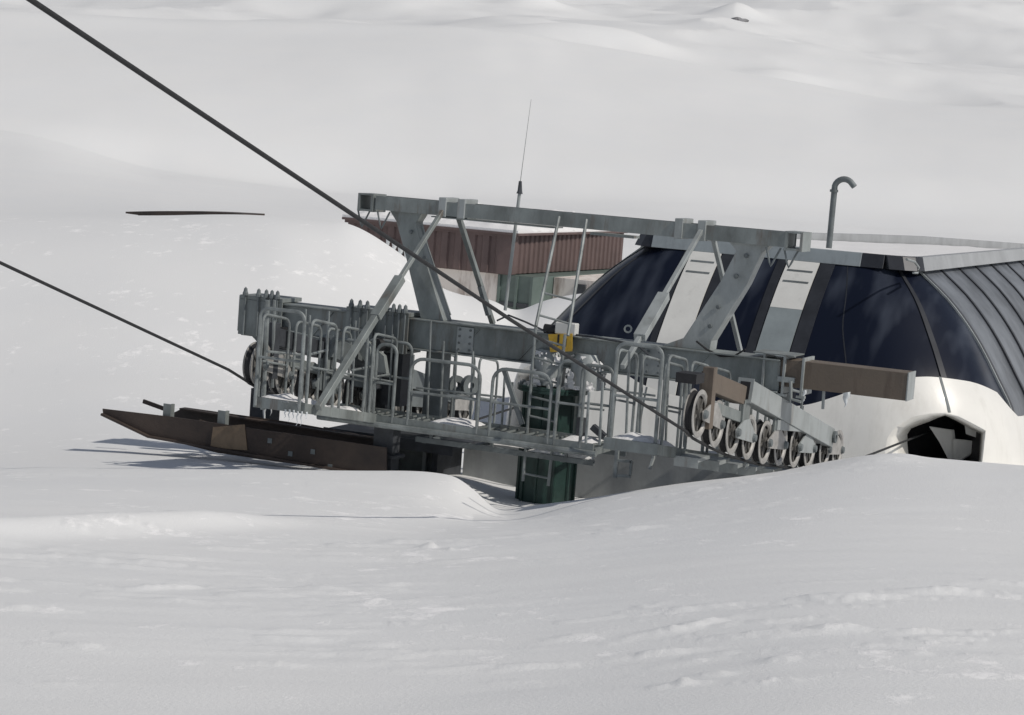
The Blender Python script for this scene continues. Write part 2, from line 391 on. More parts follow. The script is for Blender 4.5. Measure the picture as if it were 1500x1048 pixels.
for (px, py, a, bb, hh, tr) in DRIFTS:
    q = hit_ground(px, py); DR.append((q.x, q.y, a, bb, hh, tr+YAW))
def drift_pts(x, y):
    o = np.zeros_like(x)
    for (cx, cy, a, bb, hh, tr) in DR:
        v_near = a < 1
        u = (x-cx)*math.cos(tr)+(y-cy)*math.sin(tr); w_ = -(x-cx)*math.sin(tr)+(y-cy)*math.cos(tr)
        o += (.38 if v_near else 1)*hh*np.exp(-(u/a)**2-(w_/bb)**2)*(1 if bb > .25 else 0)+(.38 if bb <= .25 else 0)*hh*np.exp(-(u/a)**2-(w_/bb)**2)*np.clip(.9+2.2*fbm(x*5/max(a*3,1)+1, y*9/max(a*3,1), 3, .6), 0, 2)
    return o
def drift_at(x, y): return float(drift_pts(np.array([float(x)]), np.array([float(y)]))[0])

# bearings: dense inside the view, coarse elsewhere
bd = [math.degrees(math.atan((i-750)/F)) for i in np.arange(-60, 1561, 2.2)]
th = list(np.linspace(-180, -60, 31)[:-1])+list(np.linspace(-60, -22, 30)[:-1])+list(np.linspace(-22, bd[0], 60)[:-1])+bd+list(np.linspace(bd[-1], 22, 60)[1:])+list(np.linspace(22, 60, 30)[1:])+list(np.linspace(60, 180, 31)[1:-1])
th = np.radians(th)
def radii(a, b, n): return list(np.exp(np.linspace(math.log(a), math.log(b), n)))
rr_near = radii(.4, 6, 30)[:-1]+radii(6, 56, 520)
rr_far = radii(56, 460, 330)[:-1]+radii(460, 6800, 90)
def sheet(name, rad, centre):
    T, Rr = np.meshgrid(th, np.array(rad)); n = T.shape[1]; m = T.shape[0]
    x = CAM.x+Rr*(np.cos(T)*FH.x+np.sin(T)*R0.x); y = CAM.y+Rr*(np.cos(T)*FH.y+np.sin(T)*R0.y)
    z = ground_z_pts(x, y)+drift_pts(x, y)
    co = np.stack([x, y, z], -1).reshape(-1, 3)
    i = np.arange(m-1)[:, None]*n; j = np.arange(n)[None, :]; j2 = (j+1) % n
    f = np.stack([i+j, i+n+j, i+n+j2, i+j2], -1).reshape(-1, 4)
    if centre:
        co = np.vstack([co, [CAM.x, CAM.y, 3.4]]); ci = len(co)-1
    me = bpy.data.meshes.new(name)
    tri = [(ci, k, (k+1) % n) for k in range(n)] if centre else []
    me.vertices.add(len(co)); me.vertices.foreach_set('co', co.ravel())
    nl = f.size+3*len(tri); me.loops.add(nl)
    li = np.concatenate([f.ravel(), np.array(tri).ravel()]) if tri else f.ravel()
    me.loops.foreach_set('vertex_index', li.astype(np.int32))
    me.polygons.add(len(f)+len(tri))
    st = list(range(0, f.size, 4))+[f.size+3*k for k in range(len(tri))]
    me.polygons.foreach_set('loop_start', st)
    me.polygons.foreach_set('use_smooth', [True]*(len(f)+len(tri)))
    me.update(calc_edges=True); me.validate()
    me.materials.append(SNOW if centre else SNOWFAR)
    o = bpy.data.objects.new(name, me); COL.objects.link(o); o['kind'] = 'structure'
    if me.polygons[len(f)//2].normal.z < 0: me.flip_normals()
    return o
sheet('snow_ground', rr_near, True)
sheet('snow_mountainside', rr_far, False)

# ------------------------------------------------------------------ lift tower
tw = thing('lift_tower', 'galvanised steel ski lift tower with crossarm, lifting frame, catwalks and sheaves, half buried in snow', 'lift tower', (0, 0, .6))
# column
b = MB()
n = 10
col_prof = []
for k in range(n):
    a = 2*math.pi*(k+.5)/n; col_prof.append((.33*math.cos(a), .33*math.sin(a)))
b.prism([(x, y, .2) for x, y in col_prof], (0, 0, 1.84))
for k in range(n):
    a = 2*math.pi*(k+.5)/n; x, y = .338*math.cos(a), .338*math.sin(a)
    b.bar((x, y, .2), (x, y, 2.03), .035, .035)
colm = b.build('column', GREEN, tw, bevel=.004)
b = MB(); b.lathe((0, 0, 2.04), (0, 0, 1), [(.1, 0), (.43, 0), (.43, .035), (.1, .035)], 28)
b.lathe((0, 0, 2.076), (0, 0, 1), [(.1, 0), (.43, 0), (.43, .035), (.1, .035)], 28)
b.build('flange', GREEN, colm, bevel=.003)
for k in range(14):
    a = 2*math.pi*k/14; b = MB(); b.lathe((.385*math.cos(a), .385*math.sin(a), 2.11), (0, 0, 1), [(.001, 0), (.024, 0), (.024, .03), (.001, .03)], 6)
    b.build('bolt', GALVL, colm)
# head: two frosted grey drums under the crossarm
for cx in (-.02, .46):
    b = MB(); b.lathe((cx, -.12, 2.13), (0, 0, 1), [(.001, 0), (.19, 0), (.2, .3), (.15, .42), (.001, .42)], 20)
    b.build('column_head', GALVL, tw, smooth=1)
# crossarm
b = MB(); b.box(-4.22, 2.82, -.17, .17, 2.38, 2.72)
b.box(-4.22, 2.82, -.22, .22, 2.722, 2.742); b.box(-4.22, 2.82, -.22, .22, 2.358, 2.378)
for x in (-3.2, -2.3, -1.2, -.4, .9, 1.7):
    b.bar((x, -.178, 2.39), (x+.26, -.178, 2.70), .014, .02, up=(0, 1, 0))
arm = b.build('crossarm', GALV, tw, bevel=.004)
b = MB(); b.box(2.822, 4.28, -.165, .165, 2.44, 2.75); b.build('crossarm_extension', TAN, arm, bevel=.004)
b = MB(); b.box(4.282, 4.296, -.17, .17, 2.435, 2.755); b.build('end_plate', GALVL, arm)
b = MB(); b.box(-4.245, -4.222, -.24, .24, 2.34, 2.79); b.build('end_plate', GALV, arm)
# clamp saddles with their threaded rods standing above the beam
def saddle(x0, x1, xs, ztop=2.80):
    b = MB(); b.box(x0, x1, -.25, .25, ztop-.05, ztop); b.box(x0, x1, -.25, -.228, 2.30, ztop-.052)
    b.box(x0+.04, x1-.04, -.24, .24, 2.29, 2.32)
    s = b.build('clamp_saddle', GALV, arm, bevel=.003)
    for x in xs:
        b = MB(); b.tube([(x, -.275, 2.3), (x, -.275, ztop+.085)], .014, 6); b.lathe((x, -.275, ztop), (0, 0, 1), [(.001, 0), (.036, 0), (.036, .03), (.026, .055), (.022, .085), (.001, .105)], 8)
        b.build('threaded_rod', GALVD, arm)
saddle(-4.23, -3.62, (-4.14, -3.95, -3.84, -3.76, -3.68))
saddle(-2.72, -2.34, (-2.64, -2.52, -2.42))
saddle(-2.20, -1.86, (-2.16, -2.06, -1.98, -1.90))
for x in (2.62, 2.86, 3.08):
    b = MB(); b.box(x, x+.025, -.21, .21, 2.36, 2.79); b.box(x-.04, x+.06, -.21, -.15, 2.33, 2.358); b.build('clamp_plate', GALVL, arm)
b = MB(); b.box(2.5, 2.98, -.22, .22, 2.792, 2.805); b.build('cover_plate', GALV, arm)
for x in (-1.12, 1.30):
    b = MB(); b.box(x-.11, x+.11, -.192, -.172, 2.395, 2.705); jp = b.build('splice_plate', GALVL, arm, bevel=.003)
    for dx in (-.07, .07):
        for z in (2.43, 2.51, 2.59, 2.67):
            b = MB(); b.lathe((x+dx, -.193, z), (0, -1, 0), [(.001, 0), (.016, 0), (.016, .014), (.001, .014)], 6); b.build('bolt', GALVD, jp)
# hanging cable loops on the crossarm
b = MB(); b.tube([P(x, y, 'Y', -.2) for x, y in ((1020, 500), (1035, 512), (1055, 522), (1075, 522), (1092, 512))], .012, 6); b.build('cable', BLACK, arm, smooth=1)
b = MB(); b.tube([P(x, y, 'Y', -.26) for x, y in ((820, 488), (870, 494), (905, 500), (935, 507), (950, 520))], .014, 6); b.build('cable', DARK, arm, smooth=1)
b = MB(); b.tube([P(x, y, 'Y', -.26) for x, y in ((728, 470), (745, 462), (770, 472), (800, 486))], .012, 6); b.build('cable', DARK, arm, smooth=1)
# hangers below the arm
b = MB(); b.box(-4.02, -3.90, -.1, .1, 1.63, 2.37); b.build('hanger_post', DARK, tw)
b = MB(); b.prism([(-4.2, -.12, 2.36), (-3.3, -.12, 2.36), (-3.55, -.12, 2.12), (-3.9, -.12, 2.12)], (0, .24, 0)); b.build('gusset', GALVD, tw)
b = MB(); b.box(-3.74, -3.46, -.16, .1, 2.16, 2.352); b.build('dark_hole_block', BLACK, tw)  # black block painted in for the darkness of a hole under the arm
b = MB(); b.box(-2.22, -1.96, -.13, .13, 1.63, 2.35); b.build('support_post', DARK, tw)
b = MB(); b.box(-1.92, -1.66, -.86, -.66, .5, 1.49); b.box(-1.97, -1.60, -.90, -.62, 1.10, 1.14); b.build('support_post', DARK, tw, bevel=.004)
b = MB(); b.box(-1.66, -1.42, -.1, .1, 1.5, 2.35); b.build('hanger_post', GALVD, tw)
b = MB(); b.box(-4.06, -3.76, -.12, .12, .4, 1.62); b.build('support_post', DARK, tw)
# lifting frame above
zt = lambda x: 4.19
b = MB()
for y in (-.14, .14):
    b.channel((-2.46, y, 4.10), (2.78, y, 4.10), .06, .17, .012, open_side=(-1 if y < 0 else 1))
b.box(-1.7, -.1, -.16, .16, 3.985, 4.0); b.box(.35, .9, -.1, .1, 3.95, 3.98)
lb = b.build('lifting_beam', GALV, tw)
for s, x in ((-1, -2.6), (1, 2.84)):
    b = MB(); b.box(x-.10, x-.07, -.18, .18, 3.98, 4.20); b.box(x+.08, x+.11, -.18, .18, 3.98, 4.20)
    b.box(x-.068, x+.078, -.18, .18, 3.985, 4.01); b.box(x-.068, x+.078, -.18, .18, 4.18, 4.20); b.build('end_frame', GALV, lb)
    for q in (x-.03, x+.24*(-s) + .0):
        b = MB(); b.tube([(q-.07, -.16, 4.0), (q-.02, -.16, 3.83), (q, -.16, 3.79), (q+.02, -.16, 3.83), (q+.10, -.16, 4.0)], .012, 6)
        b.build('shackle', GALVD, lb, smooth=1)
for x in (-1.55, -1.30, 1.47, 1.75):
    b = MB(); b.box(x-.05, x+.05, -.19, .19, 4.0, 4.235); b.build('clamp', GALVL, lb, bevel=.006)
# the two big box struts
def strut(pts, dy):
    b = MB(); sec = []
    for (xl, xr, z, y, d) in pts: sec.append([(xl, y-d, z), (xr, y-d, z), (xr, y+d, z), (xl, y+d, z)])
    vs = [q for s_ in sec for q in s_]; fs = [(3, 2, 1, 0)]
    for i in range(len(sec)-1):
        for k in range(4): fs.append((i*4+k, i*4+(k+1) % 4, i*4+4+(k+1) % 4, i*4+4+k))
    o = (len(sec)-1)*4; fs.append((o, o+1, o+2, o+3)); b.add(vs, fs); return b
def xs(px, py): return P(px, py, 'Y', 0).x
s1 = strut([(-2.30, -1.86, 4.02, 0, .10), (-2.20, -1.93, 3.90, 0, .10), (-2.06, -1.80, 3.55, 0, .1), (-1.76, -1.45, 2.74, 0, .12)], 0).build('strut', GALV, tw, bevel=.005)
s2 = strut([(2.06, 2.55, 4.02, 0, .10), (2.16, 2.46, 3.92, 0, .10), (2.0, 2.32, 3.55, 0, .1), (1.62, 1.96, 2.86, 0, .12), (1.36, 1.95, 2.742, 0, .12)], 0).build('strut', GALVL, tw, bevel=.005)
for px, py in ((1093, 375), (1078, 405), (1052, 450), (1040, 478)):
    c = P(px, py, 'Y', -.115); b = MB(); b.lathe(c, (0, -1, 0), [(.001, 0), (.028, 0), (.024, .018), (.001, .02)], 10); b.build('bolt', GALVD, s2)
for px, py in ((602, 340), (622, 378)):
    c = P(px, py, 'Y', -.115); b = MB(); b.lathe(c, (0, -1, 0), [(.001, 0), (.025, 0), (.022, .018), (.001, .02)], 10); b.build('bolt', GALVD, s1)
b = MB(); b.tube([P(616, 330, 'Y', -.14), P(660, 462, 'Y', -.14)], .012, 6); b.build('conduit', GALVD, s1)
# long diagonal braces: forward ones to the front ends of the catwalks, back ones behind
def brace(a, m, e, w1=.055, w2=.13):
    b = MB(); b.bar(a, m, w1, w1)
    if e is not None: b.bar(m, e, w2, w2*.8)
    return b.build('brace', GALV, tw, bevel=.003)
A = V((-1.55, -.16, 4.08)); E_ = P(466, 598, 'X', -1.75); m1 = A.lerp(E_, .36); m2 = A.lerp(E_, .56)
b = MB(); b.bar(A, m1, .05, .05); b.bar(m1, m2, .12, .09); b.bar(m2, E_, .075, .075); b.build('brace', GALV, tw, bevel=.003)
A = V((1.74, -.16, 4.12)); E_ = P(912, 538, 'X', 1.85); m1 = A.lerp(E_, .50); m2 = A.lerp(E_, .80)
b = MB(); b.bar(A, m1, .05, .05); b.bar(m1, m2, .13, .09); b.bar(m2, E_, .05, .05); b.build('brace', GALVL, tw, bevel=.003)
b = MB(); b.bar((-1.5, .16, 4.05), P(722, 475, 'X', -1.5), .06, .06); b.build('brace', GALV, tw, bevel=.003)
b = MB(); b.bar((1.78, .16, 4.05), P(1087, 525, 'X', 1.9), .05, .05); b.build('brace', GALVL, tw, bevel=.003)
b = MB(); b.bar(P(738, 540, 'Y', -.9), P(765, 622, 'Y', -.9), .05, .05); b.build('brace', GALVD, tw)
b = MB(); b.bar(P(716, 462, 'Y', 1.0), P(704, 420, 'Y', 1.0), .09, .05); b.build('brace', GALVD, tw)
# antenna mast and whip
b = MB(); b.tube([P(740, 455, 'Y', .22), P(761, 284, 'Y', .22)], .022, 8)
am = b.build('antenna_mast', GALVL, tw, smooth=1)
b = MB(); q = P(762, 268, 'Y', .22); b.tube([P(761, 284, 'Y', .22), P(761.5, 280, 'Y', .22), q+V((0, 0, .02))], .042, 8, .02); b.build('antenna_base', DARK, am, smooth=1)
b = MB(); b.tube([q, P(778, 146, 'Y', .22)], .0045, 5, .002); b.build('whip', GALV, am)
# ladders
def ladder(a0, a1, c0, c1, n, r=.018, name='ladder', mat_=TUBE, ts=None):
    """rails a0-a1 and c0-c1"""
    a0, a1, c0, c1 = map(V, (a0, a1, c0, c1))
    b = MB(); b.tube([a0, a1], r, 8); b.tube([c0, c1], r, 8); l = b.build(name, mat_, tw)
    for t in (ts or [(k+.6)/n for k in range(n)]):
        b = MB(); b.tube([a0.lerp(a1, t), c0.lerp(c1, t)], r*.7, 6); b.build('rung', mat_, l)
    return l
ladder(P(819, 318, 'Y', -.22), P(785, 478, 'X', .15), P(859, 322, 'Y', -.22), P(832, 492, 'X', .5), 4, .02, ts=(.70, .90))
ladder(P(785, 478, 'Y', -.55), P(766, 705, 'Y', -.55), P(828, 490, 'Y', -.55), P(803, 712, 'Y', -.55), 8, .02)
# mast brackets, white box and the black spool beside the ladder
b = MB(); b.box(.08, .34, -.30, -.18, 2.76, 2.90); b.build('junction_box', WHITE, tw, bevel=.01)
b = MB(); b.lathe((-.08, -.22, 2.80), (1, 0, 0), [(.001, 0), (.055, 0), (.055, .16), (.001, .16)], 14); b.build('lamp_housing', BLACK, tw, smooth=1)
b = MB(); c = P(920, 482, 'Y', 0); b.lathe(c, (.3, -1, 0), [(.03, 0), (.05, 0), (.05, .02), (.03, .02)], 14); b.build('lifting_eye', GALVL, arm)

# ---- catwalks
def floor_z(y): return 1.93-.152*(y+2.8)
def catwalk_long(x0, x1, ya, yb, dz=0):
    b = MB(); n = 46
    for k in range(n):
        y = ya+(yb-ya)*(k+.5)/n; z = floor_z(y)+dz
        b.box(x0+.03, x1-.03, y-.007, y+.007, z-.02, z)
    for x in (x0, x1): b.bar((x, ya, floor_z(ya)-.04+dz), (x, yb, floor_z(yb)-.04+dz), .03, .11)
    b.bar((x0-.02, ya, floor_z(ya)-.04+dz), (x1+.02, ya, floor_z(ya)-.04+dz), .03, .12)
    return b.build('catwalk', GALV, tw)
cl = catwalk_long(-2.46, -1.84, -2.8, 3.0, -.04)
cr = catwalk_long(1.80, 2.36, -2.9, 3.2, .02)
def hoop(parent, a, c, h, r=.017, mid=True, rc=.10, m=TUBE):
    r = min(r, .021)
    """an upside-down U rail standing on a and c"""
    a = V(a); c = V(c); d = (c-a); L_ = d.length; d.normalize(); up = V((0, 0, 1)); pts = [a]
    rc = min(rc, L_/2.2)
    for k in range(6):
        t = math.pi/2*k/5; pts.append(a+up*(h-rc+rc*math.sin(t))+d*(rc-rc*math.cos(t)))
    for k in range(6):
        t = math.pi/2*(5-k)/5; pts.append(c+up*(h-rc+rc*math.sin(t))-d*(rc-rc*math.cos(t)))
    pts.append(c); b = MB(); b.tube(pts, r, 8)
    if mid: b.tube([a+up*h*.5, c+up*h*.5], r*.8, 6)
    return b.build('railing', m, parent, smooth=1)
# hoops along both catwalks
for side, cw, xa, xb in ((-1, cl, -2.46, -1.84), (1, cr, 1.80, 2.36)):
    f0 = lambda y: floor_z(y)-(.04 if side < 0 else -.02)
    for x in (xa, xb):
        y = -2.75
        while y < 2.4:
            L_ = .62
            if not (-.35 < y+L_/2 < .35):
                hoop(cw, (x, y, f0(y)-.1), (x, y+L_, f0(y+L_)-.1), 1.06)
            y += L_+.16
    hoop(cw, (xa+.03, -2.86, f0(-2.86)-.08), (xb-.03, -2.86, f0(-2.86)-.08), 1.10, .024)
b = MB(); b.tube([P(385, 600, 'X', -2.5), P(392, 440, 'X', -2.5)], .03, 8); b.build('upright', TUBE, cl)
b = MB(); b.tube([P(399, 568, 'X', -2.5), P(402, 440, 'X', -2.5)], .02, 8); b.build('upright', TUBE, cl)
# cross catwalk below the crossarm, two lengths either side of the column
def catwalk_cross(x0, x1, y0=-1.0, y1=-.42, z=1.60):
    b = MB(); n = int((x1-x0)/.12)
    for k in range(n):
        x = x0+(x1-x0)*(k+.5)/n; b.box(x-.007, x+.007, y0+.02, y1-.02, z-.02, z)
    b.box(x0, x1, y0-.015, y0+.015, z-.1, z+.02); b.box(x0, x1, y1-.015, y1+.015, z-.1, z+.02)
    for k in range(int((x1-x0)/.5)+1):
        x = x0+.05+k*.5
        if x < x1: b.box(x, x+.04, y0+.02, y1-.02, z-.11, z-.04)
    return b.build('catwalk', GALV, tw)
cc = catwalk_cross(-2.62, .95)
for a_, c_ in ((-1.42, -.52), (-.36, .38)):
    hoop(cc, (a_, -1.0, 1.55), (c_, -1.0, 1.55), .80, .028, rc=.16)
hoop(cc, (-2.45, -1.0, 1.55), (-1.98, -1.0, 1.55), .92, .024)
hoop(cc, (-1.88, -1.0, 1.55), (-1.62, -1.0, 1.55), .92, .024)
hoop(cc, (.46, -1.0, 1.55), (.78, -1.0, 1.55), .98, .024)
hoop(cc, (.52, -.42, 1.55), (.90, -.42, 1.55), .9, .022)
hoop(cc, (-2.3, -.42, 1.6), (-1.7, -.42, 1.6), .85, .022)
b = MB(); b.tube([(-2.6, -1.03, 1.51), (1.0, -1.03, 1.51)], .035, 8); b.build('edge_tube', TUBE, cc, smooth=1)
b = MB(); b.bar((-1.5, -.55, 1.33), (.8, -.55, 1.33), .05, .06); b.bar((-1.5, .5, 1.33), (.8, .5, 1.33), .05, .06)
for x in (-1.4, -.8, -.2, .4): b.bar((x, -.55, 1.31), (x, .5, 1.31), .05, .04)
for x in (-1.3, -.5, .45): b.bar((x, -.55, 1.33), (x, -.6, 1.58), .03, .03)
b.build('under_frame', GALVD, cc)
b = MB(); b.bar(P(905, 650, 'Y', -1.6), P(901, 700, 'Y', -1.6), .04, .04); b.bar(P(905, 675, 'Y', -1.6), P(925, 676, 'Y', -1.6), .03, .03)
b.bar(P(925, 676, 'Y', -1.6), P(923, 697, 'Y', -1.6), .03, .03); b.bar(P(903, 697, 'Y', -1.6), P(924, 698, 'Y', -1.6), .03, .03)
b.build('step_bracket', TUBE, cr)
for px in (957, 1052, 1098):
    q = P(px, 672, 'Y', -.6); b = MB(); b.tube([q+V((0, 0, .18)), q, q+V((-.02, -.05, -.12))], .022, 6); b.build('step_bracket', GALVL, cr)
# steps along the outer edge of the right catwalk
for k in range(7):
    y = -2.3+k*.72; z = floor_z(y)-.06
    b = MB(); b.box(2.37, 2.62, y, y+.42, z-.04, z); b.box(2.36, 2.63, y-.006, y, z-.10, z+.01); b.build('tread', GALVL, cr)

for px, y0, y1 in ((442, 453, 585), (448, 462, 586), (476, 456, 582), (515, 470, 590), (533, 500, 596), (544, 488, 598), (569, 490, 600)):
    b = MB(); b.tube([P(px, y1, 'X', -1.9), P(px+6, y0, 'X', -1.9)], .014, 6); b.build('upright', TUBE, cl)
for px, y0, y1 in ((601, 520, 610), (626, 470, 612), (645, 500, 612), (664, 512, 615), (688, 515, 618), (735, 540, 622), (746, 560, 624)):
    b = MB(); b.tube([P(px, y1, 'Y', -.44), P(px+5, y0, 'Y', -.44)], .015, 6); b.build('upright', TUBE, cc)
for px, y0, y1 in ((858, 575, 650), (878, 560, 652), (917, 515, 640), (937, 520, 640), (975, 520, 650), (1002, 540, 655)):
    b = MB(); b.tube([P(px, y1, 'X', 1.95), P(px+5, y0, 'X', 1.95)], .015, 6); b.build('upright', TUBE, cr)
for (x0, y0, x1, y1, pl) in ((391, 515, 442, 520, -2.1), (452, 520, 480, 513, -2.1), (515, 543, 546, 537, -1.9), (545, 553, 570, 549, -1.9)):
    b = MB(); b.tube([P(x0, y0, 'X', pl), P(x1, y1, 'X', pl)], .016, 6); b.build('rail', TUBE, cl)
for (x0, y0, x1, y1) in ((850, 597, 885, 601), (885, 570, 960, 580), (610, 568, 735, 582), (655, 578, 730, 590)):
    b = MB(); b.tube([P(x0, y0, 'Y', -.6), P(x1, y1, 'Y', -.6)], .014, 6); b.build('rail', TUBE, cc)
b = MB(); b.bar(P(852, 612, 'Y', -.7), P(850, 640, 'Y', -.7), .09, .08); b.bar(P(868, 625, 'Y', -.7), P(885, 640, 'Y', -.7), .08, .07); b.build('rail_clamp', DARK, cc)

# ---- sheave trains
wp = [P(x, y, 'X', 2.75) for x, y in ((1019, 605.7), (1044, 620.3), (1068, 632), (1091.5, 640), (1115, 647.4), (1138, 650.5), (1160, 654), (1181, 656), (1203, 657.5), (1222, 658))]
WH = [(q.y, q.z) for q in wp]
WR = .252
def sheave(x, y, z, parent, sgn):
    b = MB(); c = (x, y, z); ax = (sgn, 0, 0)
    b.m = 0   # rim flanges
    for s in (1, -1):
        b.lathe(c, (sgn*s, 0, 0), [(.185, .035), (.205, .052), (WR-.004, .052), (WR, .044), (WR-.02, .036), (.19, .024)], 36)
    b.m = 1   # web and hub
    b.lathe(c, ax, [(.03, -.02), (.195, -.012), (.195, .012), (.03, .02)], 30)
    b.lathe(c, ax, [(.001, -.045), (.055, -.045), (.06, .06), (.03, .075), (.001, .075)], 16)
    for k in range(5):
        a = 2*math.pi*k/5+y; b.bar((x+sgn*.02, y+.05*math.cos(a), z+.05*math.sin(a)), (x+sgn*.02, y+.19*math.cos(a), z+.19*math.sin(a)), .03, .03, up=(1, 0, 0))
    b.m = 2   # rubber liner
    b.lathe(c, ax, [(.205, -.034), (WR-.016, -.034), (WR-.03, 0), (WR-.016, .034), (.205, .034)], 36)
    return b.build('sheave', [RIM, WEB, BLACK], parent, smooth=1)
def train(X, dy, dz):
    S = V((0, dy, dz)); WHX = [(y+dy, z+dz) for (y, z) in WH]; PX = lambda px, py: P(px, py, 'X', 2.85)+S
    pale, tan = (GALVL, TAN) if X > 0 else (GALVD, DARK)  # left train gets darker steels: its shade is put into the colour
    b = MB()
    # main beam: a pale box tube from the arm down to the far end of the train
    a = PX(1098, 573); e = PX(1218, 642)
    a = V((X+.05, a.y, a.z)); e = V((X+.05, e.y, e.z))
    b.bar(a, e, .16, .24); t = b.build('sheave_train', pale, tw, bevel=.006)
    d = (e-a).normalized()
    b = MB(); b.bar(a-d*.02, a-d*.004, .18, .27); b.build('end_plate', pale, t)
    b = MB(); b.bar(a-d*.028, a-d*.021, .11, .19); b.build('end_opening', BLACK, t)
    # rusty fore beam
    f0 = PX(1046, 560); f1 = PX(1094, 580)
    f0 = V((X+.02, f0.y, f0.z)); f1 = V((X+.02, f1.y, f1.z))
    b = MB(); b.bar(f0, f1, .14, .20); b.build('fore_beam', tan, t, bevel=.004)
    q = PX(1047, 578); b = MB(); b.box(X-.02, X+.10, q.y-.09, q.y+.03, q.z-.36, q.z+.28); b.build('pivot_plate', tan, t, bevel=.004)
    q = PX(1026, 555); b = MB()  # black block here stands in for the dark of an open hole
    if X > 0: b.box(X-.12, X+.1, q.y-.13, q.y+.13, q.z-.05, q.z+.05); b.build('dark_hole_block', BLACK, t)
    else: q = P(404, 486, 'Y', -.3); b.box(q.x-.10, q.x+.10, q.y, q.y+.2, q.z-.06, q.z+.06); b.build('dark_hole_block', BLACK, t)
    # wheels
    for (y, z) in WHX: sheave(X, y, z, t, 1)
    # two-wheel rockers, then four-wheel rockers
    mids = []
    for k in range(0, 10, 2):
        (y0, z0), (y1, z1) = WHX[k], WHX[k+1]; ym, zm = (y0+y1)/2, (z0+z1)/2
        for s in (-1, 1):
            xx = X+s*.085
            b = MB(); b.prism([(xx, y0-.06, z0+.03), (xx, y0-.02, z0-.06), (xx, y1+.02, z1-.06), (xx, y1+.06, z1+.03), (xx, ym+.10, zm+.17), (xx, ym-.10, zm+.17)], (s*.014, 0, 0))
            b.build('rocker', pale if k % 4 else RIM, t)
        for (y, z) in ((y0, z0), (y1, z1)):
            b = MB(); b.lathe((X+.10, y, z), (1, 0, 0), [(.001, 0), (.05, 0), (.04, .03), (.001, .035)], 12); b.build('axle_cap', GALVD, t)
        mids.append((ym, zm+.13))
    for i, j in ((0, 1), (3, 4)):
        (y0, z0), (y1, z1) = mids[i], mids[j]
        b = MB(); b.bar((X+.01, y0-.1, z0+.03), (X+.01, y1+.1, z1+.03), .11, .12); b.build('rocker_beam', GALV, t, bevel=.004)
    for i in (1, 2):
        y0, z0 = mids[i]; b = MB(); b.box(X+.06, X+.09, y0-.14, y0+.12, z0-.04, z0+.26); b.build('hanger_plate', GALV, t, bevel=.003)
    y0, z0 = mids[2]; y1, z1 = mids[3]
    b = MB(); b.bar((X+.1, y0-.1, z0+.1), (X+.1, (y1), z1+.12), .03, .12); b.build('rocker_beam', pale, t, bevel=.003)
    b = MB(); b.lathe(e+V((.085, -.02, .02)), (1, 0, 0), [(.03, 0), (.075, 0), (.075, .03), (.03, .03)], 16); b.build('pivot_eye', GALVD, t)
    b = MB(); b.tube([a+d*1.5+V((.1, 0, .1)), a+d*1.5+V((.1, 0, .42)), a+d*1.5+V((.1, -.12, .5))], .015, 6); b.build('switch_arm', pale, t, smooth=1)
    return t
train(2.75, 0, 0); LX = -2.58; LDY = .30; LDZ = -.10; train(LX, LDY, LDZ)
# hangers that tie the trains to the arm
for X in (LX, 2.75):
    b = MB(); b.box(X-.12, X+.12, -.12, .12, 2.1 if X > 0 else 2.0, 2.352); b.build('train_hanger', GALVD, tw, bevel=.004)
# small fittings under the right extension
b = MB(); q = P(1200, 560, 'Y', -.1); b.tube([q+V((-.15, 0, .05)), q+V((0, 0, .05)), q+V((.06, 0, -.02)), q+V((.07, 0, -.3))], .018, 8); b.build('sensor_arm', GALVL, tw, smooth=1)
b = MB(); q = P(1152, 545, 'Y', -.2)
b.box(q.x-.1, q.x+.1, q.y, q.y+.2, q.z-.12, q.z-.06); b.tube([q+V((.06, 0, -.1)), q+V((.08, 0, -.3)), q+V((.2, 0, -.32))], .02, 6); b.build('sensor_bracket', GALVL, tw)
# left-hand clutter round the arm end: guide tubes and cable tray
b = MB(); b.bar(P(422, 487, 'Y', -.8), P(475, 500, 'Y', -.8), .06, .05); b.bar(P(450, 497, 'Y', -.9), P(480, 512, 'Y', -.9), .05, .04)
b.bar(P(393, 518, 'Y', -1.2), P(442, 523, 'Y', -1.2), .05, .05); b.bar(P(393, 534, 'Y', -1.2), P(425, 536, 'Y', -1.2), .05, .04)
b.build('guide_rail', GALV, tw)
b = MB(); b.prism([P(x, y, 'Y', -.5) for x, y in ((520, 505), (538, 500), (562, 522), (566, 548), (540, 540))], (0, .08, 0)); b.build('guard_plate', GALV, tw)
b = MB(); b.prism([P(x, y, 'Y', -.4) for x, y in ((515, 545), (533, 540), (535, 568), (515, 566))], (0, .2, 0)); b.build('motor_box', GALVD, tw)
b = MB(); q = P(560, 505, 'Y', -.4); b.lathe(q, (.3, 1, 0), [(.001, -.1), (.075, -.1), (.075, .1), (.001, .1)], 14); b.build('lamp_housing', BLACK, tw)
b = MB(); b.bar(P(560, 570, 'Y', .3), P(560, 600, 'Y', .3), .12, .1); b.build('motor_box', DARK, tw)
for px in (668, 688):
    q = P(px, 565, 'Y', .9); b = MB(); b.lathe(q, (.9, -.4, 0), [(.05, -.03), (.13, -.03), (.13, .03), (.05, .03)], 18); b.build('guide_roller', GALVD, tw, smooth=1)

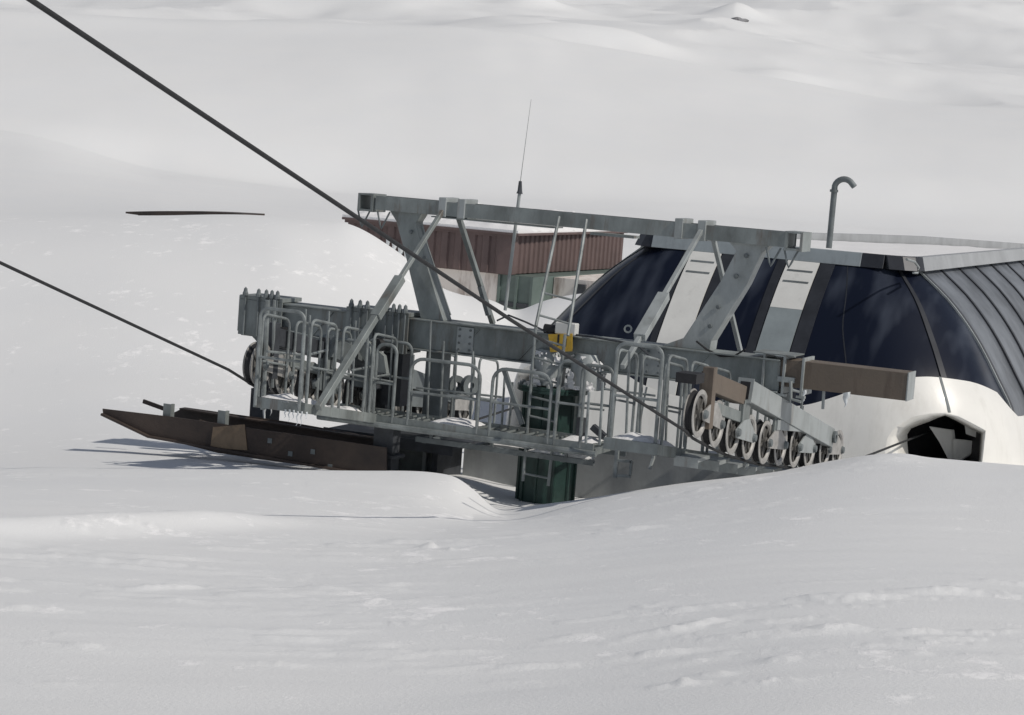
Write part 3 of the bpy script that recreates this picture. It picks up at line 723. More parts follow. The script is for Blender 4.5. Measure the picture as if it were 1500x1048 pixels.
# ------------------------------------------------------------------ haul ropes
# rope anchor heights measured in the picture
PR = P(45, 0, 'X', 2.75); PR2 = P(750, 470, 'X', 2.75)
def rope2(X, s, label, dy=0, dz=0):
    WHX = [(y+dy, z+dz) for (y, z) in WH]
    a = V((X, s[0].y, s[0].z)); c = V((X, s[1].y, s[1].z)); d = (a-c).normalized()
    y0, z0 = WHX[0]
    pts = [a+d*55, a+d*20, a, c, V((X, y0-.25, z0-WR+.085))]
    for (y, z) in WHX: pts.append(V((X, y-.02, z-WR-.006)))
    pts += [V((X, 5.0, 1.12)), V((X, 12, 1.08))]
    b = MB(); b.tube(pts, .016, 10)
    return tag(b.build('haul_rope', ROPE, smooth=60), label, 'steel cable', 'haul ropes of the lift')
rope2(2.75, (PR, PR2), 'thick dark cable from the top left corner, running under the right-hand wheels into the station')
PL = P(0, 385, 'X', LX); PL2 = P(335, 542, 'X', LX)
rope2(LX, (PL, PL2), 'lower, thinner dark steel cable coming from the left edge to the far left wheel', LDY, LDZ)

# ------------------------------------------------------------------ warning sign on the ladder side of the crossarm
sg = thing('warning_sign', 'small weathered yellow warning sign on the crossarm behind the ladder', 'sign', (.15, -.30, 2.66))
sq = [P(803, 490, 'Y', -.31), P(838, 489, 'Y', -.31), P(838, 515, 'Y', -.31), P(806, 516, 'Y', -.31)]
b = MB(); b.prism(sq, (0, .012, 0)); b.build('plate', YEL, sg)
c = P(817.5, 500, 'Y', -.318); b = MB(); b.box(c.x-.012, c.x+.012, c.y, c.y+.006, c.z-.02, c.z+.08); b.box(c.x-.012, c.x+.012, c.y, c.y+.006, c.z-.055, c.z-.032); b.build('exclamation_mark', BLK, sg)
c = P(830, 502, 'Y', -.318); b = MB(); b.box(c.x-.014, c.x-.004, c.y, c.y+.005, c.z-.05, c.z+.045); b.build('printed_line', RUST, sg)

# ------------------------------------------------------------------ rusty beams lying left of the tower, transfer frame and wall
b = MB()
Y0 = -1.0
web = [(150, 599), (252, 611), (566, 656), (566, 698), (500, 690), (320, 664), (218, 638), (151, 607)]
b.prism([P(x, y, 'Y', Y0) for x, y in web], (0, .02, 0))
for s, e in (((149, 607), (218, 640)), ((218, 640), (566, 701))):
    a = P(*s, 'Y', Y0-.03); c = P(*e, 'Y', Y0-.03); b.bar(a, c, .05, .028)
for s, e, wv in (((218, 637), (500, 690), .16), ((500, 690), (566, 699), .16), ((151, 606), (218, 637), .06)):
    a = P(*s, 'Y', Y0); c = P(*e, 'Y', Y0); b.bar(a+V((0, .09, 0)), c+V((0, .09, 0)), .16, .018)
nb = thing('rusty_beam', 'near rusty brown steel beam with a pointed end, leftmost, propped over the snow', 'steel beam', (-3.5, Y0, .95), 'rusty beams left of the tower')
b.build('web', RUST, nb)
b = MB(); b.prism([P(x, y, 'Y', Y0-.012) for x, y in ((312, 626), (358, 622), (362, 660), (308, 656))], (0, .01, 0)); b.build('tan_plate', mat('tan_plate_paint', (.24, .175, .115), .7, 0, .25, 3), nb)
for px, py in ((245, 592), (325, 602)):
    a = P(px, py, 'Y', Y0+.06); b = MB(); b.box(a.x-.055, a.x+.055, a.y, a.y+.02, a.z-.24, a.z); b.box(a.x+.03, a.x+.055, a.y+.021, a.y+.09, a.z-.24, a.z); b.build('lug', GALV, nb)
a = P(290, 614, 'Y', Y0+.05); c = P(322, 622, 'Y', Y0+.55); b = MB(); b.bar(a+V((0, 0, -.12)), c+V((0, 0, -.14)), .02, .24); b.build('cross_plate', RUST, nb)
b = MB(); b.bar(P(210, 588, 'Y', -.6), P(243, 600, 'Y', -.6), .03, .05); b.build('loose_bar', RUST, nb)
for px, py in ((395, 646), (483, 684), (425, 665), (458, 662)):
    a = P(px, py, 'Y', Y0-.008); b = MB(); b.box(a.x-.03, a.x+.03, a.y, a.y+.006, a.z-.03, a.z+.03); b.build('tag_plate', GALVD, nb)
fb = thing('rusty_beam', 'far rusty steel channel beam just behind the near one, with a cut-off sloping end', 'steel beam', (-3.5, 0, 1.0), 'rusty beams left of the tower')
b = MB(); b.prism([P(x, y, 'Y', -.25) for x, y in ((252, 606), (270, 597), (420, 618), (572, 645), (572, 675), (560, 672), (400, 645), (262, 622))], (0, .02, 0))
a = P(270, 598, 'Y', -.25); c = P(572, 645, 'Y', -.25); b.bar(a+V((0, -.06, 0)), c+V((0, -.06, 0)), .12, .018)
b.build('web', RUST, fb)
# beam props
for x, yy in ((-4.4, -.7), (-2.6, -.75)):
    pass
cw = MB(); cw.box(-1.62, 3.6, 1.15, 1.6, -.2, 1.27); cw = cw.build('concrete_wall', WALLG)
tag(cw, 'plain grey concrete base wall behind the green column, foot buried in snow', 'wall')
mb = thing('drive_unit', 'grey steel machine block in shade under the catwalk, left of the concrete wall', 'machinery', (-2.3, 1, .7))
b = MB(); b.box(-2.95, -1.7, .7, 1.3, .5, 1.02); b.build('housing', GALV, mb, bevel=.03)
b = MB(); b.box(-2.75, -2.38, -.1, .35, .5, 1.0); b.build('motor_box', GALVL, mb, bevel=.04)
for x in (-2.35, -1.95): 
    b = MB(); b.box(x, x+.05, .62, .69, .5, 1.05); b.build('rib', GALVL, mb)
b = MB(); b.box(-1.72, -1.64, .4, 1.14, .3, 1.35); b.build('end_panel', DARK, mb)
b = MB(); b.box(-3.1, -1.3, .1, 1.1, 1.14, 1.2); b.box(-3.1, -1.3, .08, .1, 1.08, 1.22); b.build('deck', DARK, mb)

# ------------------------------------------------------------------ station building
st = thing('lift_station', 'lift station with dark blue curved glass, cream fairing and flat grey roof edge', 'building', (0, 12, .5))
HZ = [-.8, 0., .9, 1.46, 1.96, 2.53, 3.05, 3.48]
HA = [4.05, 4.02, 3.95, 3.82, 3.54, 3.17, 2.72, 2.20]
HF = [6.6, 6.65, 6.74, 6.86, 7.08, 7.52, 8.02, 8.52]
HR = [1.9, 1.9, 1.8, 1.7, 1.5, 1.4, 1.1, .75]
pa, pf, pr_ = pchip(HZ, HA, None), pchip(HZ, HF, None), pchip(HZ, HR, None)
def hv(pc, z): return float(pev(pc, np.array([min(max(z, HZ[0]), HZ[-1])]))[0])
def hull(s, z, off=0.0):
    """s: 0..1 front from left to right; 1..2 right corner arc; 2.. right side (s-2 = metres back); negative mirrored"""
    a, f, r = hv(pa, z)+off, hv(pf, z)-off, hv(pr_, z)
    if s < 0:
        p = hull(1-s-0.0, z, off); return V((-p.x, p.y, p.z))
    if s <= 1: return V((-(a-r)+2*(a-r)*s, f, z))
    if s <= 2:
        t = (s-1)*math.pi/2; return V((a-r+r*math.sin(t), f+r-r*math.cos(t), z))
    return V((a, f+r+(s-2), z))
def sy(s, y, z): return y
SIDE_Y = 9.15
def side_s(y, z): return 2+(y-hv(pf, z)-hv(pr_, z))
def fair_top(s):
    """height of the top edge of the cream fairing round the hull"""
    if s < 0: return fair_top(1-s)
    if s <= 1:
        a, r = 3.7, 1.6; x = abs(-(a-r)+2*(a-r)*s); return float(pev(FT, np.array([x]))[0])
    return float(pev(FT2, np.array([min(s, 30.)]))[0])
FT = pchip([0, .7, 1.2, 1.6, 2.1, 2.4], [1.36, 1.37, 1.46, 1.62, 1.86, 1.97], None)
FT2 = pchip([1, 1.2, 1.4, 1.65, 2.0, 2.45, 2.9, 3.5, 31], [1.86, 1.98, 2.03, 1.99, 1.80, 1.52, 1.38, 1.36, 1.36], None)
zs = list(np.linspace(-.8, 3.48, 34))
def strip(svals, zlist, off=0.0, zfun=None):
    b = MB(); m = len(zlist if zfun is None else zfun(svals[0]))
    vs = []
    for s in svals:
        for z in (zlist if zfun is None else zfun(s)): vs.append(hull(s, z, off))
    fs = [(i*m+j, (i+1)*m+j, (i+1)*m+j+1, i*m+j+1) for i in range(len(svals)-1) for j in range(m-1)]
    return b.add(vs, fs)
# glass skin: left corner, front, right corner and first metre of each side
def side_span(z):  # s where the side glass ends
    return side_s(SIDE_Y, z)
def glass_panel(s0, s1, n=10):
    b = strip(np.linspace(s0, s1, n), zs, 0.0); return b.build('glass_panel', GLASS, st, smooth=60)
front_cuts = [0, .16, .30, .46, .62, .78, 1.0]
for a_, c_ in zip(front_cuts[:-1], front_cuts[1:]): glass_panel(a_, c_, 6)
glass_panel(1.0, 1.5, 10); glass_panel(-.5, 0, 10); 
def corner_side(sign):
    b = MB(); m = len(zs); n = 16; vs = []
    for i in range(n+1):
        for z in zs:
            e = side_span(z); s = 1.5+(max(e, 1.9)-1.5)*i/n; q = hull(s, z); vs.append(V((q.x*sign, q.y, q.z)))
    b.add(vs, [(i*m+j, (i+1)*m+j, (i+1)*m+j+1, i*m+j+1) for i in range(n) for j in range(m-1)])
    return b.build('glass_panel', GLASS, st, smooth=60)
corner_side(1); corner_side(-1)
# ribbed sides: curved sheets between standing ribs, at measured spacing
rib_y = [SIDE_Y+k*1.35 for k in range(28)]
def drop(y, sign): return float(np.interp(y, [9.03, 14, 19.4, 24, 29.3, 36, 45.5], [0, .05, .115, .19, .29, .47, .73])) if sign < 0 else 0.0
def side_sheet(y0, y1, sign):
    b = MB(); m = len(zs); n = 3; vs = []
    for i in range(n+1):
        y = y0+(y1-y0)*i/n
        for z in zs:
            a = hv(pa, z); vs.append(V((sign*a, max(y, hv(pf, z)+hv(pr_, z)*.7), z-drop(y, sign))))
    b.add(vs, [(i*m+j, (i+1)*m+j, (i+1)*m+j+1, i*m+j+1) for i in range(n) for j in range(m-1)])
    return b.build('side_sheet', RIBM, st, smooth=60)
def rib(y, sign, w=.07, h=.06, m=CHAR, name='rib'):
    b = MB(); vs = []
    for z in zs:
        a = hv(pa, z)
        for (yy, xx) in ((y-w/2, a-.01), (y-w/2, a+h), (y+w/2, a+h), (y+w/2, a-.01)): vs.append(V((sign*xx, yy, z-drop(y, sign))))
    fs = [(i*4+k, i*4+(k+1) % 4, i*4+4+(k+1) % 4, i*4+4+k) for i in range(len(zs)-1) for k in range(4)]
    b.add(vs, fs); return b.build(name, m, st, smooth=30)
for sign in (1, -1):
    for y0, y1 in zip(rib_y[:-1], rib_y[1:]): side_sheet(y0+.001, y1-.001, sign)
    for k, y in enumerate(rib_y): rib(y, sign, .10 if k else .12, .035)
    rib(SIDE_Y-.10, sign, .05, .035, GALVL, 'edge_trim')
b = MB(); b.box(-4.0, 4.0, rib_y[-1], rib_y[-1]+.1, -.8, 2.6); b.build('back_wall', RIBM, st)
# mullions on the corners and front
def mullion(sv, w=.03, off=.02, m=CHAR, sh=0.0):
    b = MB(); vs = []
    for z in zs:
        t = (z-zs[0])/(zs[-1]-zs[0])
        s = sv+sh*(1-t)
        for ds, o in ((-w, -.01), (-w, off), (w, off), (w, -.01)): vs.append(hull(s+ds, z, o))
    b.add(vs, [(i*4+k, i*4+(k+1) % 4, i*4+4+(k+1) % 4, i*4+4+k) for i in range(len(zs)-1) for k in range(4)])
    return b.build('mullion', m, st, smooth=30)
mullion(1.5, .02); mullion(-.5, .02); mullion(.93, .0025, .006); mullion(-.8, .015, .02, GALVD)
def xs_panel(x0, x1, z0, z1, m, name, off=.035, parent=None, nz=14):
    b = MB(); zl = np.linspace(z0, z1, nz); vs = []
    for z in zl:
        f = hv(pf, z); vs += [V((x0, f+.01, z)), V((x0, f-off, z)), V((x1, f-off, z)), V((x1, f+.01, z))]
    fs = [(i*4+k, i*4+(k+1) % 4, i*4+4+(k+1) % 4, i*4+4+k) for i in range(nz-1) for k in range(4)]
    fs += [(3, 2, 1, 0), tuple((nz-1)*4+k for k in range(4))]
    b.add(vs, fs); return b.build(name, m, parent or st, smooth=30)
w1 = xs_panel(-1.24, -.76, 1.2, 3.47, WHITE, 'white_panel')
for z in (3.33, 3.17): xs_panel(-1.19, -.81, z-.012, z+.012, GALVD, 'louvre', .045, w1, 2)
w2 = xs_panel(.32, .82, 2.78, 3.47, WHITE, 'white_panel')
for z in (3.33, 3.17): xs_panel(.37, .77, z-.012, z+.012, GALVD, 'louvre', .045, w2, 2)
g2 = xs_panel(.32, .82, 1.2, 2.778, SHADEP, 'shaded_panel')  # lower half of the white panel, its shade painted in as grey
for x0, x1 in ((-.74, -.5), (.84, 1.06), (-1.36, -1.26), (.16, .30)): xs_panel(x0, x1, 1.2, 3.47, CHAR, 'mullion', .02)
# cream fairing
def fair_zs(s):
    t = fair_top(s); return [-.8+(t+.8)*k/22 for k in range(23)]
svals = list(np.linspace(-1.0, 0, 28))[:-1]+list(np.linspace(0, 1, 60))[:-1]+list(np.linspace(1, 2, 36))[:-1]+[2+.4*k for k in range(0, 14)]+[8+1.35*k for k in range(0, 21)]
left = [-7.0-1.35*k for k in range(20, -1, -1)]+[-(k*.4)-1.0 for k in range(13, 0, -1)]
fb_ = strip(left+svals, None, .05, fair_zs)
fo = fb_.build('fairing', WHITEP, st, smooth=50)
so_ = fo.modifiers.new('solid', 'SOLIDIFY'); so_.thickness = .05; so_.offset = -1
# portals for the rope: cut through, then lined
def hull_y(x, z, off=.0):
    """y of the hull front at x, z"""
    a, f, r = hv(pa, z)+off, hv(pf, z)-off, hv(pr_, z); ax = abs(x)
    if ax <= a-r: return f
    t = min(1, (ax-(a-r))/r); return f+r-r*math.sqrt(max(0, 1-t*t))
def hull_hit(px, py, off=.05):
    d = ray(px, py); t = 28.0
    while t < 40:
        q = CAM+d*t
        if abs(q.x) < hv(pa, q.z)+off and q.y > hull_y(q.x, q.z, off): return q
        t += .004
    return CAM+d*t
DIN = V((-.5, .866, 0))
po = [hull_hit(x, y) for x, y in [(1296, 690), (1295, 665), (1299, 642), (1312, 624), (1334, 612), (1360, 606), (1384, 605), (1404, 610), (1424, 620), (1444, 631), (1442, 648), (1437, 690)]]
po = [V((po[0].x, po[0].y, -.3))]+po+[V((po[-1].x, po[-1].y, -.3))]
def plane_pt(px, py, c, n):
    d = ray(px, py); return CAM+d*((c-CAM).dot(n)/d.dot(n))
NP = V((-.53, .85, 0)).normalized(); PC = V((2.6, 7.42, 1))
pin = [plane_pt(x, y, PC, NP) for x, y in [(1332, 690), (1328, 650), (1328, 636), (1334, 627), (1346, 622), (1360, 617), (1374, 611), (1385, 608), (1398, 614), (1411, 621), (1438, 636), (1434, 690)]]
pin = [V((pin[0].x, pin[0].y, -.3))]+pin+[V((pin[-1].x, pin[-1].y, -.3))]
def mx(L_): return [V((-q.x, q.y, q.z)) for q in L_]
def cut(target):
    for sg_ in (1, -1):
        c = MB(); o = po if sg_ > 0 else mx(po); d = V((DIN.x*sg_, DIN.y, 0))
        c.prism([q-d*.5 for q in o], d*1.05); co = c.build('cutter', WHITEP)
        md = target.modifiers.new('cut', 'BOOLEAN'); md.operation = 'DIFFERENCE'; md.object = co; md.solver = 'EXACT'
    dg = bpy.context.evaluated_depsgraph_get(); ev = target.evaluated_get(dg)
    me = bpy.data.meshes.new_from_object(ev); target.modifiers.clear(); target.data = me
    for o in [o for o in bpy.data.objects if o.name.startswith('cutter')]: bpy.data.objects.remove(o)
cut(fo)
fo.data.set_sharp_from_angle(angle=math.radians(40))
for o in [o for o in COL.objects if o.name.startswith(('glass_panel', 'mullion'))]:
    # the glass stops behind the fairing: remove what lies below its top edge
    me = o.data; bm = bmesh.new(); bm.from_mesh(me); off = V(o['_w'])
    kill = []
    for f in bm.faces:
        c = f.calc_center_median()+off
        if c.z < 1.2 or (c.z < 1.66 and abs(c.x) > 2.25 and c.y < 8.6): kill.append(f)
    bmesh.ops.delete(bm, geom=kill, context='FACES'); bm.to_mesh(me); bm.free()
for sg_ in (1, -1):
    o = po if sg_ > 0 else mx(po); i_ = pin if sg_ > 0 else mx(pin); n = len(o)
    b = MB(); b.add(o+i_, [(k, k+1, n+k+1, n+k) for k in range(n-1)])
    pt = b.build('portal_lining', WHITEP, st, smooth=35)
    sd = pt.modifiers.new('solid', 'SOLIDIFY'); sd.thickness = .025; sd.offset = 0
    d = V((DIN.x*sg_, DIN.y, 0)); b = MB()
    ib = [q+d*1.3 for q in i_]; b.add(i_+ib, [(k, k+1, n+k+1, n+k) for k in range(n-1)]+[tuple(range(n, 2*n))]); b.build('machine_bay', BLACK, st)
def gp(x, y, c): return plane_pt(x, y, PC+DIN*c, NP)
b = MB(); b.prism([gp(x, y, .45) for x, y in ((1361, 625), (1394, 630), (1400, 676), (1392, 679), (1376, 648))], (.03, .04, 0)); b.build('rope_guide', WHITE, st)
b = MB(); b.prism([gp(x, y, .40) for x, y in ((1396, 643), (1424, 646), (1428, 656), (1426, 662), (1400, 678), (1397, 676))], (.03, .05, 0)); b.build('rope_guide', WHITE, st)
b = MB(); b.prism([gp(x, y, .25) for x, y in ((1413, 623), (1436, 636), (1438, 644), (1415, 636))], (.03, .05, 0)); b.build('rope_guide', WHITE, st)
# seam in the fairing below the corner mullion
b = MB(); vs = []
for k in range(24):
    z = .2+(2.035-.2)*k/23; s = 1.46
    for ds, o_ in ((-.008, .03), (-.008, .056), (.008, .056), (.008, .03)): vs.append(hull(s+ds, z, o_))
vs = [q for q in vs]; 
keep = [k for k in range(24) if (.2+(1.835)*k/23) > 1.53]
b.add([vs[4*k+j] for k in keep for j in range(4)], [(i*4+k, i*4+(k+1) % 4, i*4+4+(k+1) % 4, i*4+4+k) for i in range(len(keep)-1) for k in range(4)])
b.build('seam', GALVD, st)
def seam(sv, z0, z1):
    b = MB(); m = 14; vs = []
    for k in range(m):
        z = z0+(z1-z0)*k/(m-1)
        for ds, o_ in ((-.003, .03), (-.003, .0535), (.003, .0535), (.003, .03)): vs.append(hull(sv+ds, z, o_))
    b.add(vs, [(i*4+k, i*4+(k+1) % 4, i*4+4+(k+1) % 4, i*4+4+k) for i in range(m-1) for k in range(4)]); b.build('seam', GALVD, st)
seam(.78, .3, fair_top(.78)-.01); seam(.5, .3, fair_top(.5)-.01); seam(.22, .3, fair_top(.22)-.01)
# roof: fascia ring
def ring_pts(off, z, yback=45.5):
    a, f, r = 2.25+off, 8.58-off, .45
    p = [V((-a, yback, z)), V((-a, f+r, z))]
    p += [V((-(a-r)-r*math.cos(t), f+r-r*math.sin(t), z)) for t in (math.pi*.17, math.pi*.33)]
    p += [V((-(a-r), f, z)), V((a-r, f, z))]
    p += [V((a-r+r*math.sin(t), f+r-r*math.cos(t), z)) for t in (math.pi*.17, math.pi*.33)]
    p += [V((a, f+r, z)), V((a, yback, z))]
    return p
def fascia(i0, i1, m, dz0=0):
    b = MB(); lo = ring_pts(.10, 3.47)[i0:i1+1]; hi = ring_pts(.03, 3.68)[i0:i1+1]; hin = ring_pts(-.09, 3.68)[i0:i1+1]; lin = ring_pts(-.09, 3.47)[i0:i1+1]
    n = len(lo); vs = lo+hi+hin+lin; fs = []
    for k in range(n-1):
        for j in range(4): fs.append((j*n+k, j*n+k+1, ((j+1) % 4)*n+k+1, ((j+1) % 4)*n+k))
    fs += [(0, n, 2*n, 3*n), (n-1, 2*n-1, 3*n-1, 4*n-1)]
    b.add(vs, fs); return b.build('roof_edge', m, st, bevel=.006)
def fascia_front(x0, x1, m):
    b = MB(); q = [(x0, 8.48, 3.47), (x0, 8.55, 3.68), (x0, 8.67, 3.68), (x0, 8.67, 3.47)]
    b.prism(q, (x1-x0, 0, 0)); return b.build('roof_edge', m, st, bevel=.006)
fascia_front(-1.93, 1.45, ROOFG)
fascia_front(1.452, 1.80, CHAR)
fascia(5, 8, CHAR); fascia(1, 4, CHAR); fascia_front(-2.0, -1.932, CHAR) if False else None
fascia(8, 9, ROOFP)
b = MB(); yy_ = [9.03, 14, 19.4, 24, 29.3, 36, 45.5]; zz_ = [3.68, 3.63, 3.565, 3.49, 3.39, 3.21, 2.95]; vs_ = []
for y, z in zip(yy_, zz_): vs_ += [V((-2.35, y, z-.7)), V((-2.28, y, z)), V((-2.16, y, z)), V((-2.16, y, z-.7))]
b.add(vs_, [(i*4+k, i*4+(k+1) % 4, i*4+4+(k+1) % 4, i*4+4+k) for i in range(6) for k in range(4)]+[(3, 2, 1, 0), (24, 25, 26, 27)])
b.build('roof_edge', ROOFP, st)
b = MB(); b.prism(ring_pts(-.10, 2.5), (0, 0, .06)); b.build('roof_deck', GALVD, st)
# thin tube handle on the right corner
b = MB(); b.tube([P(x, y, 'X', 2.36) for x, y in ((1328, 380), (1340, 384), (1346, 392), (1344, 400), (1338, 400))], .018, 6); b.build('corner_strap', GALVL, st, smooth=1)
# vent pipe with a goose neck
base = P(1215, 354, 'Y', 9.6); zt1 = base.z+.82
arc = [base+V((0, 0, -.15)), V((base.x+.005, 9.6, zt1))]
for k in range(1, 11):
    t = math.pi*.8*k/10; arc.append(V((base.x+.155-.155*math.cos(t), 9.6, zt1+.155*math.sin(t)+.02)))
dl = (arc[-1]-arc[-2]).normalized(); arc.append(arc[-1]+dl*.06)
b = MB(); b.tube(arc, .048, 14); b.lathe((base.x, 9.6, zt1-.02), (0, 0, 1), [(.02, -.02), (.066, -.02), (.066, .02), (.02, .02)], 16)
b.build('vent_pipe', GALVD, st, smooth=40)
# snow on the station roof
def snow_slab(name, poly_fn, nx, ny, label, base_thick=.02, amp=.03):
    b = MB(); vs = []; 
    for i in range(nx+1):
        for j in range(ny+1):
            x, y, z, e = poly_fn(i/nx, j/ny)
            zz = z+base_thick+e*(amp*(.6+mnoise.noise(V((x*1.2, y*.8, 1.3)))*.8+.35*mnoise.noise(V((x*4, y*3, 8.3)))))
            vs.append(V((x, y, zz)))
    m = ny+1; fs = [(i*m+j, (i+1)*m+j, (i+1)*m+j+1, i*m+j+1) for i in range(nx) for j in range(ny)]
    # skirt down
    rim = [(i, 0) for i in range(nx)]+[(nx, j) for j in range(ny)]+[(i, ny) for i in range(nx, 0, -1)]+[(0, j) for j in range(ny, 0, -1)]
    o = len(vs)
    for (i, j) in rim:
        q = vs[i*m+j]; x, y, z, e = poly_fn(i/nx, j/ny); vs.append(V((x, y, z-.004)))
    for k in range(len(rim)):
        i, j = rim[k]; i2, j2 = rim[(k+1) % len(rim)]; fs.append((i*m+j, i2*m+j2, o+(k+1) % len(rim), o+k))
    b.add(vs, fs); ob = b.build(name, SNOWP, smooth=60)
    return tag(ob, label, 'snow')
def roof_fn(u, v):
    x = -2.1+4.28*u; y = 8.72+.0*u+36*v**1.6
    e = min(1, min(u, 1-u)*12, v*30); return x, y, float(np.interp(y, [8.6, 12, 20, 30, 45], [3.63, 3.56, 3.37, 3.14, 2.72])), max(0, e)
snow_slab('roof_snow', roof_fn, 50, 90, 'smooth thin snow covering the flat roof of the glass station', .03, .03)

# ------------------------------------------------------------------ brown hut behind
ht = thing('hut', 'brown corrugated hut behind the tower with a snow covered flat roof', 'building', (-11, 24, 0))
ZT, ZB = 2.82, 1.90
L0 = V((-14.5, 22.35)); C0 = V((-10.19, 22.04)); L0 = V((-14.4, 22.04))
# front (facing -Y) and right side (facing +X) of the upper band, with their corrugation
def corr(p, q, z0, z1, pitch, depth, outv):
    b = MB(); d = (q-p); n = int(d.length/pitch); vs = []
    for k in range(n):
        for t, o in ((0, 0), (.10, depth), (.55, depth), (.65, 0)):
            c = p+d*((k+t)/n)+outv*o; vs += [V((c.x, c.y, z0)), V((c.x, c.y, z1))]
    c = q; vs += [V((c.x, c.y, z0)), V((c.x, c.y, z1))]
    b.add(vs, [(2*i, 2*i+2, 2*i+3, 2*i+1) for i in range(len(vs)//2-1)]); return b
corr(L0, C0, ZB, ZT, .34, .05, V((0, -1))).build('front_cladding', BROWN, ht)
corr(C0, V((-10.0, 29.0)), ZB, ZT, .26, .04, V((1, 0))).build('side_cladding', BROWN, ht)
b = MB(); b.box(-14.36, -10.22, 22.08, 29, 1.88, 2.80); b.build('upper_wall', BROWN, ht)
b = MB(); b.box(-14.5, -9.93, 21.9, 29.1, 2.805, 2.86); b.box(-14.45, -9.98, 21.96, 21.99, 2.74, 2.803); b.build('roof', BROWN, ht)
b = MB(); b.box(-10.45, -10.13, 21.98, 22.06, 1.895, 2.80); b.box(-10.16, -10.10, 22.065, 22.3, 1.895, 2.80); b.build('corner_trim', BROWN, ht)
b = MB(); b.box(-14.3, -10.48, 22.16, 28.6, -1, 1.875); b.build('lower_wall', STONE, ht)
b = MB(); b.box(-10.475, -9.6, 22.2, 28.6, -1, 1.875); gw = b.build('green_panel', GDOOR, ht)
for x in (-10.44, -10.0, -9.62): 
    b = MB(); b.box(x-.03, x+.03, 22.14, 22.197, -.9, 1.87); b.build('post', GDOOR, gw)
b = MB(); b.box(-10.4, -9.65, 22.15, 22.195, 1.15, 1.25); b.build('sill', DARK, gw)
b = MB(); b.box(-9.58, -7.2, 23.4, 28, -1, 1.85); b.build('side_wall', STONE, ht)
b = MB(); b.box(-9.0, -8.75, 23.3, 23.39, 1.5, 1.75); b.build('window', DARK, ht)
b = MB(); b.box(-9.5, -7.3, 23.32, 23.39, .98, 1.03); b.build('rail', GALVD, ht)
def hutroof(u, v):
    x = -14.5+4.54*u; y = 21.92+7.1*v; e = min(1, min(u, 1-u)*10, v*10, (1-v)*8); return x, y, 2.862, max(0, e)
snow_slab('hut_roof_snow', hutroof, 60, 60, 'thick lumpy snow on the roof of the brown hut', .06, .36)
# sliver of a second roof drowned in the snow bank to the left
q0 = P(184, 311, 'Y', 19.5); q1 = P(356, 314, 'Y', 19.5)
b = MB(); ns = 14
top = []; bot = []
for k in range(ns+1):
    t = k/ns; q = q0.lerp(q1, t); top.append(q+V((0, 0, .035*math.sin(math.pi*t)+.01))); bot.append(q+V((0, 0, -.03-.10*math.sin(math.pi*t))))
b.prism(top+bot[::-1], (0, 1.0, 0)); o = b.build('roof_edge', RUST); tag(o, 'thin dark edge of a buried roof showing in the snow bank, left of the hut', 'roof')
qa, qb = q0.lerp(q1, .06), q0.lerp(q1, .94)
b = MB(); b.prism([qa+V((0, .25, -.04)), qb+V((0, .25, -.04)), qb+V((0, .25, -2.6)), qa+V((0, .25, -2.6))], (0, .6, 0)); wl_ = b.build('wall', BROWN, o); wl_.location = V(wl_['_w'])-V(o['_w'])

# one rock on the mountainside, and two grey lumps standing in for lip shade
def rock(px, py, s, label, seed):
    q = hit_ground(px, py, 60, 1500); bm = bmesh.new(); bmesh.ops.create_icosphere(bm, subdivisions=3, radius=1)
    for v in bm.verts:
        nn = mnoise.noise(v.co*1.3+V((seed, 0, 0)))*.45+mnoise.noise(v.co*3.5+V((0, seed, 0)))*.2
        v.co = v.co*(1+nn); v.co = V((v.co.x*s[0], v.co.y*s[1], v.co.z*s[2]))
    me = bpy.data.meshes.new('rock'); bm.to_mesh(me); bm.free(); me.materials.append(ROCK_SHADE)
    o = bpy.data.objects.new('rock', me); COL.objects.link(o); o.location = q+V((0, 0, -s[2]*.2)); o['_w'] = tuple(q)  # two of the three are grey lumps standing in for lip shade
    tag(o, label, 'rock', 'rock and lip shade lumps on the mountainside')
rock(1080, 30, (1.0, .8, .35), 'dark rock poking from the snow at the top edge, right of centre', 1)
rock(929, 74, (.6, .5, .35), 'small grey lump standing in for shade at the end of the short snow lip, upper right', 5)  # shade of the snow lip put in as a grey solid
rock(1143, 115, (.7, .5, .22), 'low grey lump standing in for snow lip shade on the mountain ridge line above the vent pipe', 9)  # shade of a ridge lip, added as a grey lump
# ------------------------------------------------------------------ snow caught on the tower, icicles
def patch(name, c, sx, sy_, h, label, seed=0, slope=0.0, group='snow caught on the lift tower'):
    b = MB(); n = 12; m = 8; vs = []
    for i in range(n+1):
        for j in range(m+1):
            u, v = 2*i/n-1, 2*j/m-1
            k = max(0, 1-max(abs(u)**3, abs(v)**3)); wob = 1+.18*mnoise.noise(V((u*2+seed, v*2, seed)))
            vs.append(V((c[0]+u*sx*wob, c[1]+v*sy_*wob, c[2]+h*k*(.75+.5*mnoise.noise(V((u*1.7, v*1.7, seed*2.1))))+slope*v*sy_)))
    q = m+1; fs = [(i*q+j, (i+1)*q+j, (i+1)*q+j+1, i*q+j+1) for i in range(n) for j in range(m)]
    o = len(vs); vs.append(V((c[0], c[1], c[2]-.01)))
    rim = [(i, 0) for i in range(n)]+[(n, j) for j in range(m)]+[(i, m) for i in range(n, 0, -1)]+[(0, j) for j in range(m, 0, -1)]
    for k in range(len(rim)):
        a_, c_ = rim[k], rim[(k+1) % len(rim)]; fs.append((a_[0]*q+a_[1], c_[0]*q+c_[1], o))
    b.add(vs, fs); return tag(b.build(name, SNOWP, smooth=50), label, 'snow', group)
fz = floor_z
patch('snow_patch', (-2.15, -2.45, fz(-2.45)-.035), .28, .36, .10, 'snow heap on the front end of the left catwalk', 1, -.152)
